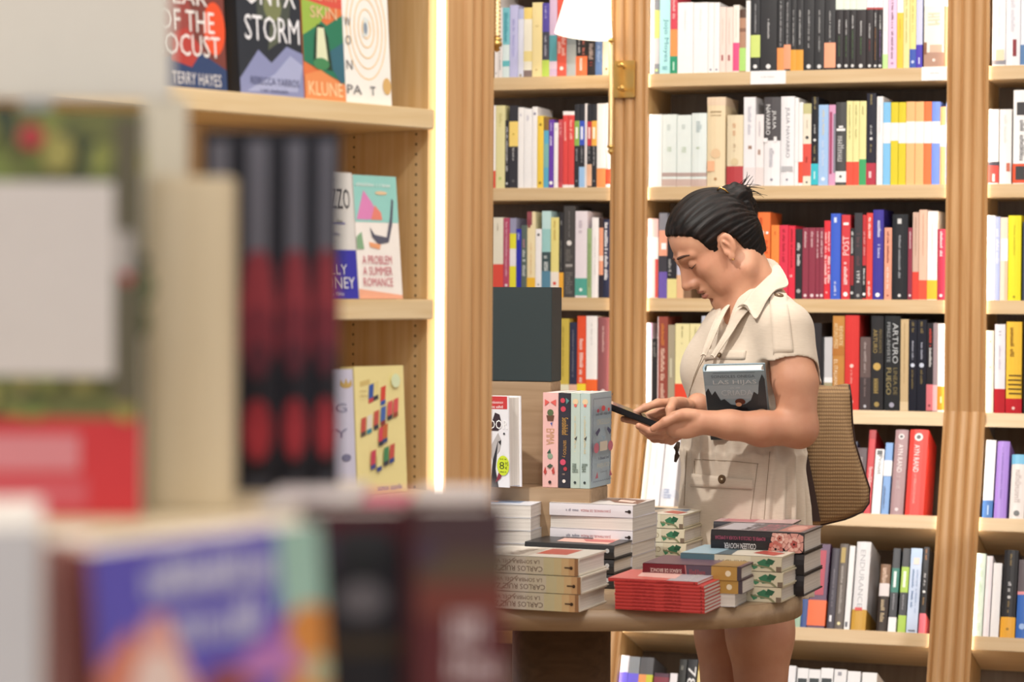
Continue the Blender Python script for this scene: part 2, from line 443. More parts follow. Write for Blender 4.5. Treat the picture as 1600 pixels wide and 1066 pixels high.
# ---- rows of books
ROWS = {}
def row(bay, shelf, text):
    """each line: x0 x1 ytop colour | tokens | description.  x at the foot of the spine"""
    bn = ('left', 'middle', 'right')[bay]; sn = ('top', 'second', 'third', 'fourth', 'fifth', 'sixth', 'lowest')[shelf]
    low = shelf >= 4
    ents = []
    for ln in text.strip().split('\n'):
        a, tk, ds = [q.strip() for q in ln.split('|')]
        x0, x1, yt, col = a.split(); ents.append((float(x0), float(x1), float(yt), col, tk.split(), ds))
    descs = [e[5] for e in ents]
    for j, (x0, x1, yt, col, tk, ds) in enumerate(ents):
        xm = (x0+x1)/2
        # base row pixel
        if not low:
            zb = ([ZS[0], ZS[1], ZS[2], ZF])[shelf]
            ybase = 455+(1.45-zb)/((PW+DS*wsz(xm, 400)[0]).y)*FPX
            ybase += .006*(xm-800)
            s0 = wsz(x0, ybase, -SETB)[0]; s1 = wsz(x1, ybase, -SETB)[0]
            top = wsz(xm, yt, -SETB)[1]
            base = zb; Mx = MW
            f = lambda y: (wsz(xm, y, -SETB)[1]-base)/(top-base)
        else:
            base = LS[shelf-4]
            g = base
            # pixel of foot: solve numerically
            lo, hi = 500, 1400
            for _ in range(30):
                md = (lo+hi)/2
                if lsz(xm, md, -SETB)[1] > g: lo = md
                else: hi = md
            ybase = lo
            s0 = lsz(x0, ybase, -SETB)[0]; s1 = lsz(x1, ybase, -SETB)[0]
            top = lsz(xm, yt, -SETB)[1]
            f = lambda y: (lsz(xm, y, -SETB)[1]-base)/(top-base)
            Mx = ML
        h = top-base; t = s1-s0-.0004
        bayl, bayr = BAYS[bay]
        s0 = max(s0, bayl+.001)
        if s0+t > bayr-.001: t = bayr-.001-s0
        if t < .003: continue
        if ybase < 0: pass
        spine = []; bands = []; hard = False; dep = min(.2, max(.11, h*.62)); bk = SETB
        front = []
        for q in tk:
            k = q[0]; p = q[1:].split(',')
            if k == 'z': spine.append(('z', f(float(p[1])), f(float(p[0])), p[2]))
            elif k == 't': spine.append(('t', f(float(p[1])), f(float(p[0])), p[2], float(p[3]) if len(p) > 3 else .3, float(p[4]) if len(p) > 4 else .5))
            elif k in 'TU': spine.append((k, f(float(p[1])), f(float(p[0])), p[2], p[3].replace('_', ' '), float(p[4]) if len(p) > 4 else .5, float(p[5]) if len(p) > 5 else .5))
            elif k == 'H': spine.append(('H', f(float(p[1])), f(float(p[0])), p[2], p[3].replace('_', ' ')))
            elif k == 'B': bands.append((f(float(p[1])), f(float(p[0])), p[2])+((p[3],) if len(p) > 3 else ()))
            elif k == 'o': spine.append(('o', f(float(p[0])), 0, p[1], float(p[2]) if len(p) > 2 else .25, float(p[3]) if len(p) > 3 else .5))
            elif k == 'r': spine.append(('r', f(float(p[1])), f(float(p[0])), p[2], float(p[3]), float(p[4])))
            elif k == 'h': hard = True
            elif k == 'd': dep = float(q[1:])
            elif k == 'b': bk += float(q[1:])
        # label
        n = descs.count(ds); loc = '%s shelf of the %s back bay' % (sn, bn)
        if n == 1: lab = '%s, %s' % (ds, loc)
        else:
            same = [m for m in range(len(ents)) if descs[m] == ds]
            left = descs[j-1] if j else None
            lefts = [descs[m-1] if m else None for m in same]
            idx = same.index(j)
            right = descs[j+1] if j+1 < len(ents) else None
            rights = [descs[m+1] if m+1 < len(ents) else None for m in same]
            sh = lambda d: ' '.join(d.split(' ')[:2]) if d.split(' ')[1] == 'book' else ' '.join(d.split(' ')[:3])
            if left and left != ds and lefts.count(left) == 1 and sum(1 for d in lefts if d and sh(d) == sh(left)) == 1 and len((ds+sh(left)+sn+bn).split())+11 <= 17:
                lab = '%s, right of the %s, %s %s back bay' % (ds, sh(left), sn+' shelf', bn)
            else:
                o = ('first', 'second', 'third', 'fourth', 'fifth', 'sixth', 'seventh', 'eighth', 'ninth')[idx]
                lab = '%s, %s such from left, %s shelf, %s back bay' % (ds, o, sn, bn)
        b = s0
        Mb = Mx@Matrix.Translation(V((b+.0002, bk, base+.0002 if not low else base+.0003)))
        if dep+bk > DEP*.93-.012: dep = DEP*.93-.012-bk
        make_book('book', Mb, t, h, dep, col, spine, front, hard=hard, label=lab, group='books on the %s shelf of the %s back bay' % (sn, bn), bandparts=bands)
row(0, 0, '''
772 778 -40 efe9e6 | o115,999,.2 | thin off-white book
778 785 12 ece6e4 | t60,110,999 | off-white book
785 796 12 dcecec | z12,70,7cc4cf t20,66,3a98a8,.5 z95,104,6bbfc6 | turquoise and white book
796 809 8 c3c4ea | t30,90,a9a9dd | lavender book
809 818 14 dfe2f2 | z14,30,b9bfe4 o118,b0a79c | pale blue-white book
818 831 12 f4f0dd | z12,30,f0d580 z80,96,f2e09a z110,122,8d7a77 | cream book with yellow bands
831 847 4 f5e3a8 | t40,44,c9b070 t108,112,c9b070 | pale yellow book
847 858 5 4a4a58 | z-30,50,5b50a8 t10,30,c8c4ee z94,124,c3de62 t56,90,c9c9d6 | purple and black book with lime base
858 870 -6 d9bfdc | z55,96,5fa5b0 z96,108,e6cfe0 | lilac and teal book
870 885 -12 e4604f | t30,88,ffd8cf,.4,.3 t36,88,ffd8cf,.4,.7 o107,ffe6e0,.2 | red-orange book with white lettering
885 900 -8 9aa3a8 | z-10,28,3b3f45 t5,20,ddd z70,120,aeb6ba | grey book with dark top
900 917 -12 26262b | t40,86,d8d8dc,.22,.3 t45,86,e08070,.22,.7 B88,121,f2784b,fff | black book with orange band
917 930 -12 2c282b | t60,95,b8a8a8,.5 t97,104,b04840,.3 | black book with speckled lettering
930 941 -12 5f7db0 | t60,100,9fb6dd,.4 | dusty blue book
941 954 -20 e9e2c8 | o108,8d7a55,.15 | cream book at the end
''')
row(0, 1, '''
769 774 165 f6f2f0 | z267,294,e0503f | white book with red base
774 789 165 e3dca5 | t175,200,cfc78a o279,b8c878,.15 | khaki-cream book
789 795 188 2b2a30 | t198,268,d8d8d8,.5 o287,ccc,.3 | slim black book with white lettering
795 809 165 34333a | z190,229,f3d67a t231,252,cfcfcf,.22 o283,666,.15 o210,c9a93f,.1 | black book with yellow label
809 818 168 f5f3f3 | t178,182,9999bb | white book
818 831 170 f3f2f3 | t181,190,b8b8cc t270,275,aaa | white book
831 839 167 f4f2f2 | o178,77779a,.25 | white book
839 849 181 f2cf4e | o195,8d6a20,.2 o286,8d6a20,.2 | bright yellow book
849 857 183 5fb0d0 | z183,204,8a6a38 z225,262,7fb9b8 | blue book with brown top
857 865 187 6a3fae | t213,230,e8e0ff,.6 t192,206,cbb8f2,.4 o286,fff,.35 | purple book
865 872 192 f6f3f5 | t200,204,99a | white book
872 879 187 c9505a | t192,212,f2c0c4,.4 z215,285,bb4250 | crimson book
879 887 174 df4a48 | z174,180,f4eeee t188,222,ffd0c8,.4 z289,294,f4eeee | red book with white tips
887 897 174 df4a48 | z174,180,f4eeee t188,220,ffd0c8,.4 z289,294,f4eeee | red book with white tips
897 905 163 2f3036 | z189,228,8db255 r199,217,eef3e4,.25,.7 t230,252,b8b8bc,.3 o283,888,.2 | black book with green label
905 913 163 2c2d35 | z189,227,3c56c0 r198,218,e8ecff,.25,.7 t229,255,b8b8bc,.3 B261,293,9fc6ee | black book with blue label
913 917 162 ece8ea | | thin white book
917 924 163 2c2d35 | z190,228,cf3b45 r199,217,f6dada,.25,.7 t229,252,b8b8bc,.3 B257,291,f2c3a2 | black book with red label
924 932 163 2f3036 | z189,228,f0b552 r199,217,fff3df,.2,.7 t229,260,b8b8bc,.3 o283,888,.2 | black book with amber label
932 946 162 f7f5f4 | z263,293,f2a060 | white book with orange base
946 957 161 fbf9f7 | z264,288,e8593a | tall white book with red base
''')
row(0, 2, '''
769 786 340 e8e2d0 | t350,362,aaa08a,.15 z413,466,df4f40 | cream book with red base
786 796 341 b84a6b | t347,432,e8b8c8,.3 o446,eee,.2 | crimson-pink book
796 806 341 9a9ab8 | z365,389,e8e13a z389,416,eee9ee z416,466,e8e13a | yellow and white banded book
806 814 358 2c2fae | t362,378,c8d0ff,.4 | deep blue book
814 823 352 5c6b66 | t374,388,c890a0,.4 t391,432,dfe5e2,.5 | grey-green book
823 836 331 efe0b6 | r331,352,9a5058,.0,.6 r343,356,8a4048,.1,.4 t380,430,e0b880,.15 z434,466,f0be3a | cream book with dark flower
836 846 358 f4f2f3 | o367,444,.2 o445,999,.15 | white book with black dot
846 860 330 9fd0cf | z330,358,c4e4e4 z394,424,3f5356 t400,424,d8e0e0,.5 z424,466,5a8ba5 | teal sea-coloured book
860 873 340 ece08e | t345,376,c9a950,.25 z425,466,f4ece0 o443,df4f40,.2 | pale yellow book
873 880 332 2c2b30 | t345,352,aaa t376,424,8a8a80 z426,466,f3b23c | black book with amber base
880 898 322 4a4746 | o380,e8e4e0,.22 t330,372,8a8786,.12 t390,460,77736f,.6 r413,417,a8a5a2,.2,.8 | tall charcoal book with pale figure
898 917 330 ece3ea | t345,370,c8bac6,.4 z435,462,55a898 o453,e8f6f0,.14 | lilac-white book with teal base
917 924 357 9fb884 | t380,450,7d9a62,.3 | sage green book
924 935 340 f6f2f2 | t370,430,ccc,.15 | white book
935 942 340 e8a080 | z340,356,3a2a2a z430,466,2a2430 z400,408,f4dcd0 | photo-covered orange book
942 954 343 232741 | t348,440,f4f4fa,.42,.4 t454,458,ccc,.6 | navy book with white title
''')
row(0, 3, '''
870 889 498 cdb64e | t510,590,a8923a,.15 z601,640,e8e6cc | olive-yellow book
889 901 504 2c2f4a | t512,590,8a8a98,.2 z601,640,e6b8a0 | navy book with pink base
901 915 494 e4532f | t530,598,fbe8e0,.42 z600,640,f5dc3a | orange-red book with yellow base
915 933 494 f3f0ee | t505,540,ccc,.12 z593,640,f06a30 | white book with orange base
933 951 496 8a5256 | t510,555,d8b8b4,.18 o612,dcc,.2 | tall mauve book
''')
row(1, 0, '''
1016 1022 -40 f8f6f2 | | thin white book
1022 1030 -30 8a8f98 | z16,60,d9dc80 z60,100,d0d0d2 o110,cfe8a0,.3 | grey speckled book with lime patch
1030 1047 -24 b9eef0 | T30,97,5a9aa4,Jojo_Moyes,.5,.6 t104,110,7ab8c0,.5 | pale turquoise book with teal lettering
1047 1058 -20 d94a5c | z46,88,f09a58 z88,116,2d9a74 r97,110,c9f0dd,.4,.6 t0,30,f6c8c8,.4 | red, orange and green striped book
1058 1083 4 f7f6f6 | t15,50,e6e4e6,.12 | white book
1083 1106 4 f7f6f6 | t15,50,e6e4e6,.12 | white book
1106 1115 4 f5f4f4 | o109,99a,.2 | white book
1115 1124 4 f5f4f4 | o109,99a,.2 | white book
1124 1134 11 efdcd2 | t30,70,e2c8bc,.15 r86,95,b06a6a,.3,.6 | peach-white book
1134 1145 11 efdcd2 | t30,70,e2c8bc,.15 r86,95,b06a6a,.3,.6 | peach-white book
1145 1155 8 f2ece2 | t15,60,d6cfc4,.15 z67,111,e8588a | cream book with pink base
1155 1165 15 b58a70 | z15,28,5a4034 z44,50,8a6450 z75,111,b3e07b | brown patterned book with lime base
1165 1172 1 f4f4f2 | | thin white book beside black one
1173 1187 -30 2c2d31 | t6,54,b9b9bb,.16 B55,90,cfe07e o104,eee,.22 | black book with lime band
1187 1214 -30 2b2b2e | t30,64,c9c9c9,.12 o104,e8e8e8,.14 | thick black book
1214 1225 -30 2a2a2d | t2,74,b0b0b2,.24 z75,111,f59b5a | black book with orange base
1225 1235 -30 2a2a2d | t4,70,b0b0b2,.24 B70,108,f5a27c | black book with salmon band
1235 1244 -30 29292c | t16,72,b8b8b8,.26 z78,111,e8a33c | black book with amber base
1244 1255 -30 29292c | t16,72,b8b8b8,.26 z78,111,e8a33c | black book with amber base
1255 1272 -30 29292c | t16,75,b8b8b8,.16 o104,ddd,.2 | plain black book
1272 1288 -30 29292c | t16,82,b8b8b8,.16 o104,ddd,.2 | plain black book
1288 1305 -30 29292c | t16,66,b8b8b8,.16 B67,106,f7a884 | black book with broad peach band
1305 1317 -20 241f22 | z-20,15,dfeadd t20,18,777 t31,55,d6d6d6,.22 t57,90,5d8a50,.12 o103,ddd,.25 | black book with floral top
1317 1327 -20 241f22 | z-20,15,dfeadd t30,55,d6d6d6,.22 t57,90,5d8a50,.12 o103,ddd,.25 | black book with floral top
1327 1337 -20 241f22 | z-20,15,dfeadd t24,45,d6d6d6,.22 t47,92,5d8a50,.12 o103,ddd,.25 | black book with floral top
1337 1353 -20 261f22 | z-20,15,dfeadd t33,57,d6d6d6,.16 t59,86,5d8a50,.1 o103,ddd,.2 | black book with floral top
1353 1364 -20 261f22 | z-20,12,e4e4ee z12,15,b04040 t37,60,d6d6d6,.2 t62,80,a83440,.12 o103,ddd,.22 | black book with red lettering
1364 1371 -20 241f22 | z-20,12,e4e4ee z12,15,b04040 t20,42,d6d6d6,.3 t44,94,b0763a,.2 o103,ddd,.3 | black book with orange lettering
1371 1379 -20 241f22 | z-20,12,e4e4ee z12,15,b04040 t24,46,d6d6d6,.3 t48,96,8a6aa8,.2 o103,ddd,.3 | black book with violet lettering
1379 1387 -20 f0eef2 | t20,50,ddd z85,108,c6ee9d | white book with lime base
1387 1401 -30 e6c4e2 | t-20,94,7a4a5a,.24 o99,c090b8,.15 | pink-lilac book
1401 1411 -30 f4f2f0 | z20,108,f7c840 t30,60,dfa930,.25 | white and golden-yellow book
1411 1421 -30 e9e3a0 | t-10,70,c9c284,.3 | pale yellow book
1421 1431 -30 e9e08e | t-10,50,c4bc70,.3 z77,106,3a58b5 o97,c8d4f4,.25 | yellow book with blue base
1431 1441 -30 cdd0f2 | z70,106,4a3ab8 r90,100,d8d8f4,.4,.6 | lavender book with indigo base
1443 1475 -30 f2eee2 | z-30,10,eef0ea r70,82,d9b8a0,.3,.9 z82,104,b58f7c o94,e8dcd4,.08 r66,85,8a5a40,.0,.15 t20,50,e2dcc0,.6 d.1 | wide cream picture book
1475 1480 -30 c9a880 | z-30,10,d8e8f0 | thin beige book
''')
row(1, 1, '''
1014 1034 179 fbfaf8 | | white book
1034 1057 179 e6efec | t195,212,c4d0cc,.3 t230,240,c4d4c0,.3 z270,276,b9a49e z280,291,cdb5ac | mint-white book with brown base
1057 1080 180 e6efec | t195,212,c4d0cc,.3 t230,240,c4d4c0,.3 z270,276,b9a49e z280,291,cdb5ac | mint-white book with brown base
1080 1104 177 e4eeec | t190,208,b4c4c6,.35 t230,240,b8c8b0,.3 z270,276,b9a49e z280,292,cdb5ac h | mint-white book with brown base
1104 1133 152 ecd9b4 | r174,176,a8906a,.2,.8 r180,181,a8906a,.2,.8 z152,165,e8d0b4 o240,e8c8a0,.26 r252,268,f0b890,.05,.45 o280,b88a60,.08 h | tall beige book
1135 1161 180 e8d9b8 | t190,215,e0b088,.25 t225,238,c8b090,.15 o253,dcc8a0,.22 z260,290,b84045 h | cream book with dark red base
1161 1180 152 efedf0 | t163,212,c8c8d2,.3 r228,233,a08070,.4,.7 z262,290,e8dfe0 | tall white book with small bird
1180 1193 179 f2ecec | t190,215,cfcad0,.25 r234,242,b09488,.3,.6 z262,290,e8dcda | pink-white book
1193 1219 152 f2f0f2 | z152,220,4e4b4e r216,222,f2f0f2,.0,.25 r214,222,f2f0f2,.62,.8 T173,202,f0f0f0,JULIA,.26,.62 T164,211,f0f0f0,NAVARRO,.26,.27 t232,262,c4c4cc,.3 o281,889,.08 h | white book with charcoal top
1219 1241 151 f0eff2 | T168,247,8c8c94,JULIA_NAVARRO,.34,.5 o264,5c5c60,.14 r260,268,b8b8bc,.1,.9 o281,889,.08 h | white book with grey lettering
1241 1247 153 f4f4f4 | r250,254,e8eef0,.0,1 | thin white book
1247 1254 160 f3f3f3 | z253,286,e4523c | slim white book with red base
1254 1267 162 efe6d4 | z162,178,c8c490 t188,203,b8ae98,.15 o215,444,.2 z225,275,df5548 t245,256,a83028,.3 o285,444,.12 | cream and red book
1267 1278 152 15161f | t152,171,a89868,.3 t195,210,d8d8d8,.25 o219,ddd,.2 t226,254,a89868,.25 z256,289,35c0cf r268,280,c4f2f4,.4,.6 | black book with cyan base
1278 1294 164 a6c8f0 | t172,212,e8e0c8,.22 t220,266,d4e4fa,.3 o280,e4f0ff,.2 | light blue book
1294 1305 164 dba0c4 | r175,272,a8446a,.15,.5 r178,270,8a8a98,.7,1 | pink and maroon book
1305 1322 160 4a4a4a | r197,200,eee,.3,.7 r201,205,eee,.1,.9 t213,262,b8b8b8,.6 z268,285,eeeeee o276,555,.12 h | charcoal book with white label
1322 1332 158 ece6a4 | t164,218,b4ae74,.25 z253,290,e4523c | pale yellow book with red base
1332 1342 158 ece6a4 | t164,218,b4ae74,.25 z253,290,e4523c | pale yellow book with red base
1342 1353 158 ece6a4 | t166,180,b4ae74,.25 z249,290,3fa868 | pale yellow book with green base
1353 1368 146 17172a | t148,165,a89868,.2 t196,212,d8d8d8,.2 o217,ddd,.16 t226,240,a89868,.2 z255,289,b83348 r268,278,f0c8cc,.3,.55 | tall black book with crimson base
1369 1379 151 f1eff1 | t165,210,d4d4dc,.2 h | tall white book
1379 1391 160 82c4f0 | z192,224,f4f2f2 | light blue book with white middle
1391 1403 160 dccb28 | z192,220,f2f0f0 | lime-yellow book with white middle
1403 1415 160 dccb28 | z192,224,f2f0f0 | lime-yellow book with white middle
1415 1429 159 fbbd80 | z190,224,f2f0f0 | salmon book with white middle
1429 1443 159 fbbd80 | z190,224,f2f0f0 | salmon book with white middle
1443 1455 159 f77b45 | z190,224,f4f2f2 | orange book with white middle
1455 1468 159 7b9af2 | z190,224,f4f2f2 | blue book with white middle
1468 1477 167 fbbd80 | z196,229,f4f2f2 | short salmon book with white middle
1477 1480 160 8fb0ea | z192,224,f4f2f2 | sliver of a pale blue book
''')
row(1, 2, '''
1012 1028 342 f0c8c4 | z371,405,fbf8f6 r405,465,d8504a,.75,1 r405,465,f4dcd8,.0,.7 | pink and red book with white middle
1029 1042 333 8a8a94 | z360,400,f0a88c z400,425,3c3a42 z425,466,6f5bb0 r380,390,fff,.3,.9 | grey, salmon and purple book
1042 1057 345 24242a | t405,432,b8b8b8,.3,.3 z436,466,e6dc96 | black book with pale yellow base
1057 1068 400 c8c8dc | z430,466,e8b890 | lilac and orange book beside the face
1068 1080 420 d89868 | z450,466,8a6a50 | tan book behind the nose
1120 1142 350 5a5560 | | grey book behind the head
1142 1172 345 40404c | | dark book behind the head
1172 1182 336 2c3157 | t350,400,8890b8,.25 | navy book
1183 1203 332 f5793a | o364,ffe0cc,.2,.3 o364,fff,.1,.75 t340,356,c84a20,.3,.3 t372,400,c84a20,.3,.7 | orange book with white marks
1204 1217 352 f78b3e | t362,368,c85a20,.2 | light orange book
1217 1231 352 de3550 | t358,410,a8182c,.3 | red book with dark lettering
1231 1242 353 e02c45 | t358,420,a8182c,.3 t430,440,f6d8d8,.5 | bright red book with dark lettering
1242 1253 358 232226 | t380,418,e8e8e8,.45 o455,aaa,.3 | black book with white title
1253 1263 356 8e3347 | t362,388,e8c8cc,.35 o462,e8d0d4,.25 | maroon book
1263 1274 356 8e3347 | t362,388,e8c8cc,.35 o462,e8d0d4,.25 | maroon book
1274 1280 356 8e3347 | t362,404,e8c8cc,.45 o462,e8d0d4,.35 | maroon book
1280 1287 356 8e3347 | t362,404,e8c8cc,.45 o462,e8d0d4,.35 | maroon book
1287 1297 345 dd2c3a | t362,396,ffe0e0,.3,.3 t399,446,ffe8e8,.4,.3 t362,396,ffe0e0,.3,.8 t399,446,ffe8e8,.4,.8 t456,461,ffdada,.4 | red book with white lettering
1297 1313 334 3e62cf | r340,348,d8e4ff,.35,.6 t440,462,dfe8ff,.22 h | bright blue book
1314 1328 336 d23a42 | r348,352,f4f0f0,.2,.8 U369,399,f0d8d8,POST,.7 t410,446,ffeaea,.4 o460,fff,.25 | red book with white print
1328 1334 357 26262a | t362,398,e8e8e8,.5 r400,446,a02830,.1,.9 o458,ccc,.4 | black and red slim book
1334 1347 333 38363c | t365,420,6a4a50,.4 T424,442,e8e8e8,1974,.4 o462,aaa,.2 | charcoal book
1347 1353 336 c03038 | z415,466,222226 t362,400,e0a0a0,.5 t420,448,e8e8e8,.5 o460,fff,.4 | red and black slim book
1353 1363 333 e0433c | t340,374,fff0ec,.35 t440,466,ffe8e4,.4 | red-orange book with white lettering
1363 1380 328 41389a | t345,374,e8e8ff,.3,.6 t382,406,c8c8f0,.26,.6 o461,fff,.2 h | indigo book with white title
1381 1393 356 e9a188 | t362,412,8a4030,.3 t418,452,ffe8dc,.3 o462,8a4030,.12 | salmon book
1393 1418 335 202227 | r342,350,d0d0d0,.35,.6 t368,438,aaaeb4,.14 o462,ddd,.1 h | thick black book
1418 1425 356 8e3347 | t362,390,e8c8cc,.4 o462,e8d0d4,.3 | slim maroon book
1425 1435 332 cfae9c | t340,400,a8806a,.15 z425,468,dd4638 | pinkish-tan book with red base
1435 1448 328 e8bfa8 | t335,400,c89a80,.12 z438,468,e8583f | peach book with red base
1448 1464 330 f7f3f0 | t350,400,e0d8d4,.12 z438,468,f4c23a | white book with yellow base
1464 1476 358 b5304a | t362,402,f4e0e4,.35 o462,e8d0d4,.22 | crimson book at the end
''')
row(1, 3, '''
1009 1018 505 f4eef4 | r505,530,dab0dc,.7,1 | white and lilac book
1018 1027 530 201e20 | t535,560,777,.6 o633,999,.3 | short black book
1027 1043 495 96493c | t506,542,d88840,.3 t545,640,e8c8b4,.4 r495,640,f0e0e0,.0,.08 | russet book with gold lettering
1043 1054 508 a79d86 | r560,590,c9c4ac,.3,.6 | grey-beige book
1054 1077 506 ebe2ac | t510,530,a8a070,.12 t536,542,a8a070,.12 z600,642,e6492f | pale yellow book with red base
1077 1095 506 ebe2ac | t510,526,a8a070,.14 | plain pale yellow book
1095 1108 494 c4c8d6 | | blue-grey book behind the collar
1270 1283 505 2a282c | | dark book behind the shoulder
1283 1287 527 2c2c30 | | thin dark book
1287 1300 527 c9c9cc | z590,598,f0f0f2 z598,642,a8a080 | silver-grey book
1300 1319 494 c58b45 | T505,545,f0dcb0,ARTURO_PEREZ,.3,.3 T510,540,f0dcb0,REVERTE,.3,.7 T562,606,f4e4c4,EL_ITALIANO,.3,.3 z542,556,b87838 h | ochre book
1319 1342 493 d93b38 | o572,f8d0c8,.13 t578,602,f0a8a0,.14 o628,f4c8c0,.12 h | thick red book
1343 1360 527 6b5a58 | t535,585,b8aaa8,.22 z590,642,4a4042 t592,620,8a7a7a,.2 o635,c4c4cc,.14 h | mauve-brown book
1360 1380 494 2b2a2c | T515,552,a8925a,ARTURO,.32,.35 T515,552,8a7a50,PEREZ-REVERTE,.2,.75 o573,c9a860,.3 t592,616,a8925a,.5 o632,a8925a,.2 h | black book with gold star
1381 1406 494 242628 | T505,568,c4c8ca,ARTURO,.34,.7 T504,566,a4a8aa,PEREZ-REVERTE,.2,.28 T575,617,a89868,FUEGO,.3,.3 T575,617,8a7c54,LINEA_DE,.24,.72 o633,aab,.16 h | black book with silver lettering
1406 1419 499 cdb48a | t505,600,b89c70,.12 z628,642,e0cba4 | tan book
1419 1432 500 141726 | t503,522,8a7a50,.3 t533,563,b4b8c8,.22 o571,ccd4e4,.25 t578,608,8a7a50,.25 | blue-black book
1432 1447 500 141726 | t503,522,8a7a50,.3 t533,563,b4b8c8,.22 o571,ccd4e4,.25 t578,608,8a7a50,.25 | blue-black book
1447 1457 505 1e1c22 | t514,542,d04a40,.4,.6 t544,574,e8e8e8,.4,.6 z601,642,d97880 o634,8a4048,.2 | black book with pink base
1457 1464 505 9a8a90 | z602,642,f4bcc0 | mauve slim book
1464 1476 506 f5f1ee | t512,590,e4dcd8,.12 z604,641,f09430 r620,630,ffd8a8,.4,.6 | white book with orange base
''')
row(1, 4, '''
1000 1008 674 e6dcd0 | | cream book beside the pilaster
1008 1029 672 f6f4f6 | t700,760,e8e6ea,.2 | white book below the hands
1030 1053 674 f2f1f6 | z765,778,dfe4f0 t765,785,a8b4d0,.5 h | white book with blue marks
1290 1312 700 6a5450 | | brown book behind the bag
1312 1332 690 26304a | t700,760,5a6888,.3 | dark blue book beside the bag
1332 1348 700 4a3238 | t715,735,a89a94,.4 | dark plum book beside the bag
1349 1360 672 c8202c | t730,770,f4c8c8,.5,.6 z672,686,a81420 | red book beside the bag
1361 1375 702 f1f0f1 | T712,742,444448,Proust,.45,.6 r704,711,555558,.2,.8 | white book with handwritten name
1376 1388 692 7ba6de | B720,744,f4f2f2 t760,798,4a6a9a,.25,.3 | sky blue book with white band
1390 1411 672 b19194 | o683,e8e4e2,.22 o683,504a50,.12 T695,739,f4ecec,AYN_RAND,.36 t745,765,c8b0b2,.3 o797,e0d0d2,.14 h | mauve book with round portrait
1413 1443 672 e8453c | o684,f0ece8,.22 o684,5a5458,.12 T696,739,fff0ee,AYN_RAND,.28,.45 T742,788,f8b8b0,LA_REBELION_DE_ATLAS,.12,.45 h | thick red book with round portrait
''')
row(1, 5, '''
1218 1240 870 b83040 | z960,990,c8242c | red book behind the table
1240 1250 880 9ab8a0 | | pale green book behind the table
1250 1260 880 2c4a8a | | blue book behind the table
1260 1288 850 5a3a5c | r860,930,b03048,.3,.8 r880,905,3a2a60,.1,.5 B938,978,f2692c | purple book with orange band
1291 1303 857 4a4550 | t890,950,8a8490,.2 r962,972,e8e8ec,.3,.6 h | dark purple-grey book
1303 1317 850 6b625c | r856,880,b0964c,.2,.7 t885,960,b8b0a8,.3 o975,e8dca8,.2 h | taupe book
1318 1327 853 eeecec | r972,980,555560,.2,.6 | slim white book
1329 1352 847 e9e8ea | T860,950,b8b8bc,ENDURANCE,.34 z953,990,d0a040 r950,955,d84a40,.2,.7 h | large white book with gold base
1369 1385 882 8a6a52 | t888,912,e8c8b0,.5 z912,932,e4dcdc z932,990,33261f t938,975,c8b088,.4 h | brown book with pale middle
1387 1399 857 33343a | z888,926,2a7a6a r893,918,e0eeea,.3,.65 t928,955,aaaab0,.2 z965,990,f2f0f2 | black book with teal label
1402 1414 857 35363a | z886,926,a9cc4a r893,918,f0f8dc,.3,.65 t930,955,aaaab0,.2 z962,990,a9cc4a | black book with lime labels
1415 1433 857 c8d8f2 | z857,880,bcd4f2 r872,882,f4dcd0,.3,.8 t890,950,7090b8,.2,.35 t890,960,a0b8d8,.16,.7 r985,987,555560,.2,.8 | light blue book
1435 1444 855 222226 | t858,876,b87838,.35 t896,916,d8d8dc,.35 o925,eee,.25 t934,946,b08858,.3 z959,990,f07888 | black book with pink base
''')
row(1, 6, '''
958 971 1024 e8e6f0 | z1050,1180,7468e8 | white and violet book
971 988 1026 8a9096 | z1052,1180,7468e8 | grey and violet book
988 1010 1027 5c5c60 | z1054,1180,d0d040 r1054,1180,f0a060,.0,.55 | wide dark grey book
1012 1036 1052 5a3a4c | z1058,1180,8a3a48 | short plum book
1037 1049 1052 f0ecf0 | | short white book
1050 1062 1030 2c2c2a | t1040,1050,8a8a80,.5 | olive-black book
1063 1079 1030 26262a | T1042,1075,f0f0f0,78,.8 | black book with white numerals
1080 1096 1028 d0a850 | z1048,1075,f0dc98 | gold book
1216 1234 1040 eeeef2 | | white book
1236 1254 1044 f0f0f2 | r1060,1068,2c3438,.1,.9 | white book with black mark
1254 1273 1046 f0f0f2 | r1060,1068,2c3438,.1,.9 | white book with black mark
1273 1293 1044 f2f2f4 | r1060,1068,2c3438,.1,.9 | white book with black mark
1294 1314 1046 ececee | r1050,1056,9a9aa4,.3,.6 | white book with grey emblem
1315 1336 1049 f0f0f2 | | thick white book
1338 1362 1051 f0f0f0 | | thick white book at the end
''')
row(2, 0, '''
1550 1571 -30 f8f6f4 | t10,60,e8e4e2,.2 z94,101,9a98a0 r78,95,f0d8b8,.3,.9 h | white book with warm base
1571 1594 -30 eeedf2 | t0,50,d4d4dc,.3 r62,88,8a3038,.5,.75 h | white book with red figure
1594 1614 -30 e8ecf4 | z70,101,5a80b0 | white and blue book
1616 1640 -30 d8d8d8 | | grey book past the frame edge
''')
row(2, 1, '''
1544 1560 171 fbf8f6 | z253,259,4a4a55 z259,286,e05048 r272,284,f8e8e0,.4,.65 | white book with red base
1561 1580 171 f6f3f0 | t180,225,e4dcd8,.3 r255,268,c87058,.6,.9 h | plain white book
1582 1606 141 f4f3f2 | r160,180,3c3a3c,.25,.95 t188,252,6a6a70,.3,.6 z256,286,ea5a38 r260,281,3c3a3c,.2,.8 h | tall white book with red base
1607 1630 150 e8e4e0 | | white book past the frame edge
''')
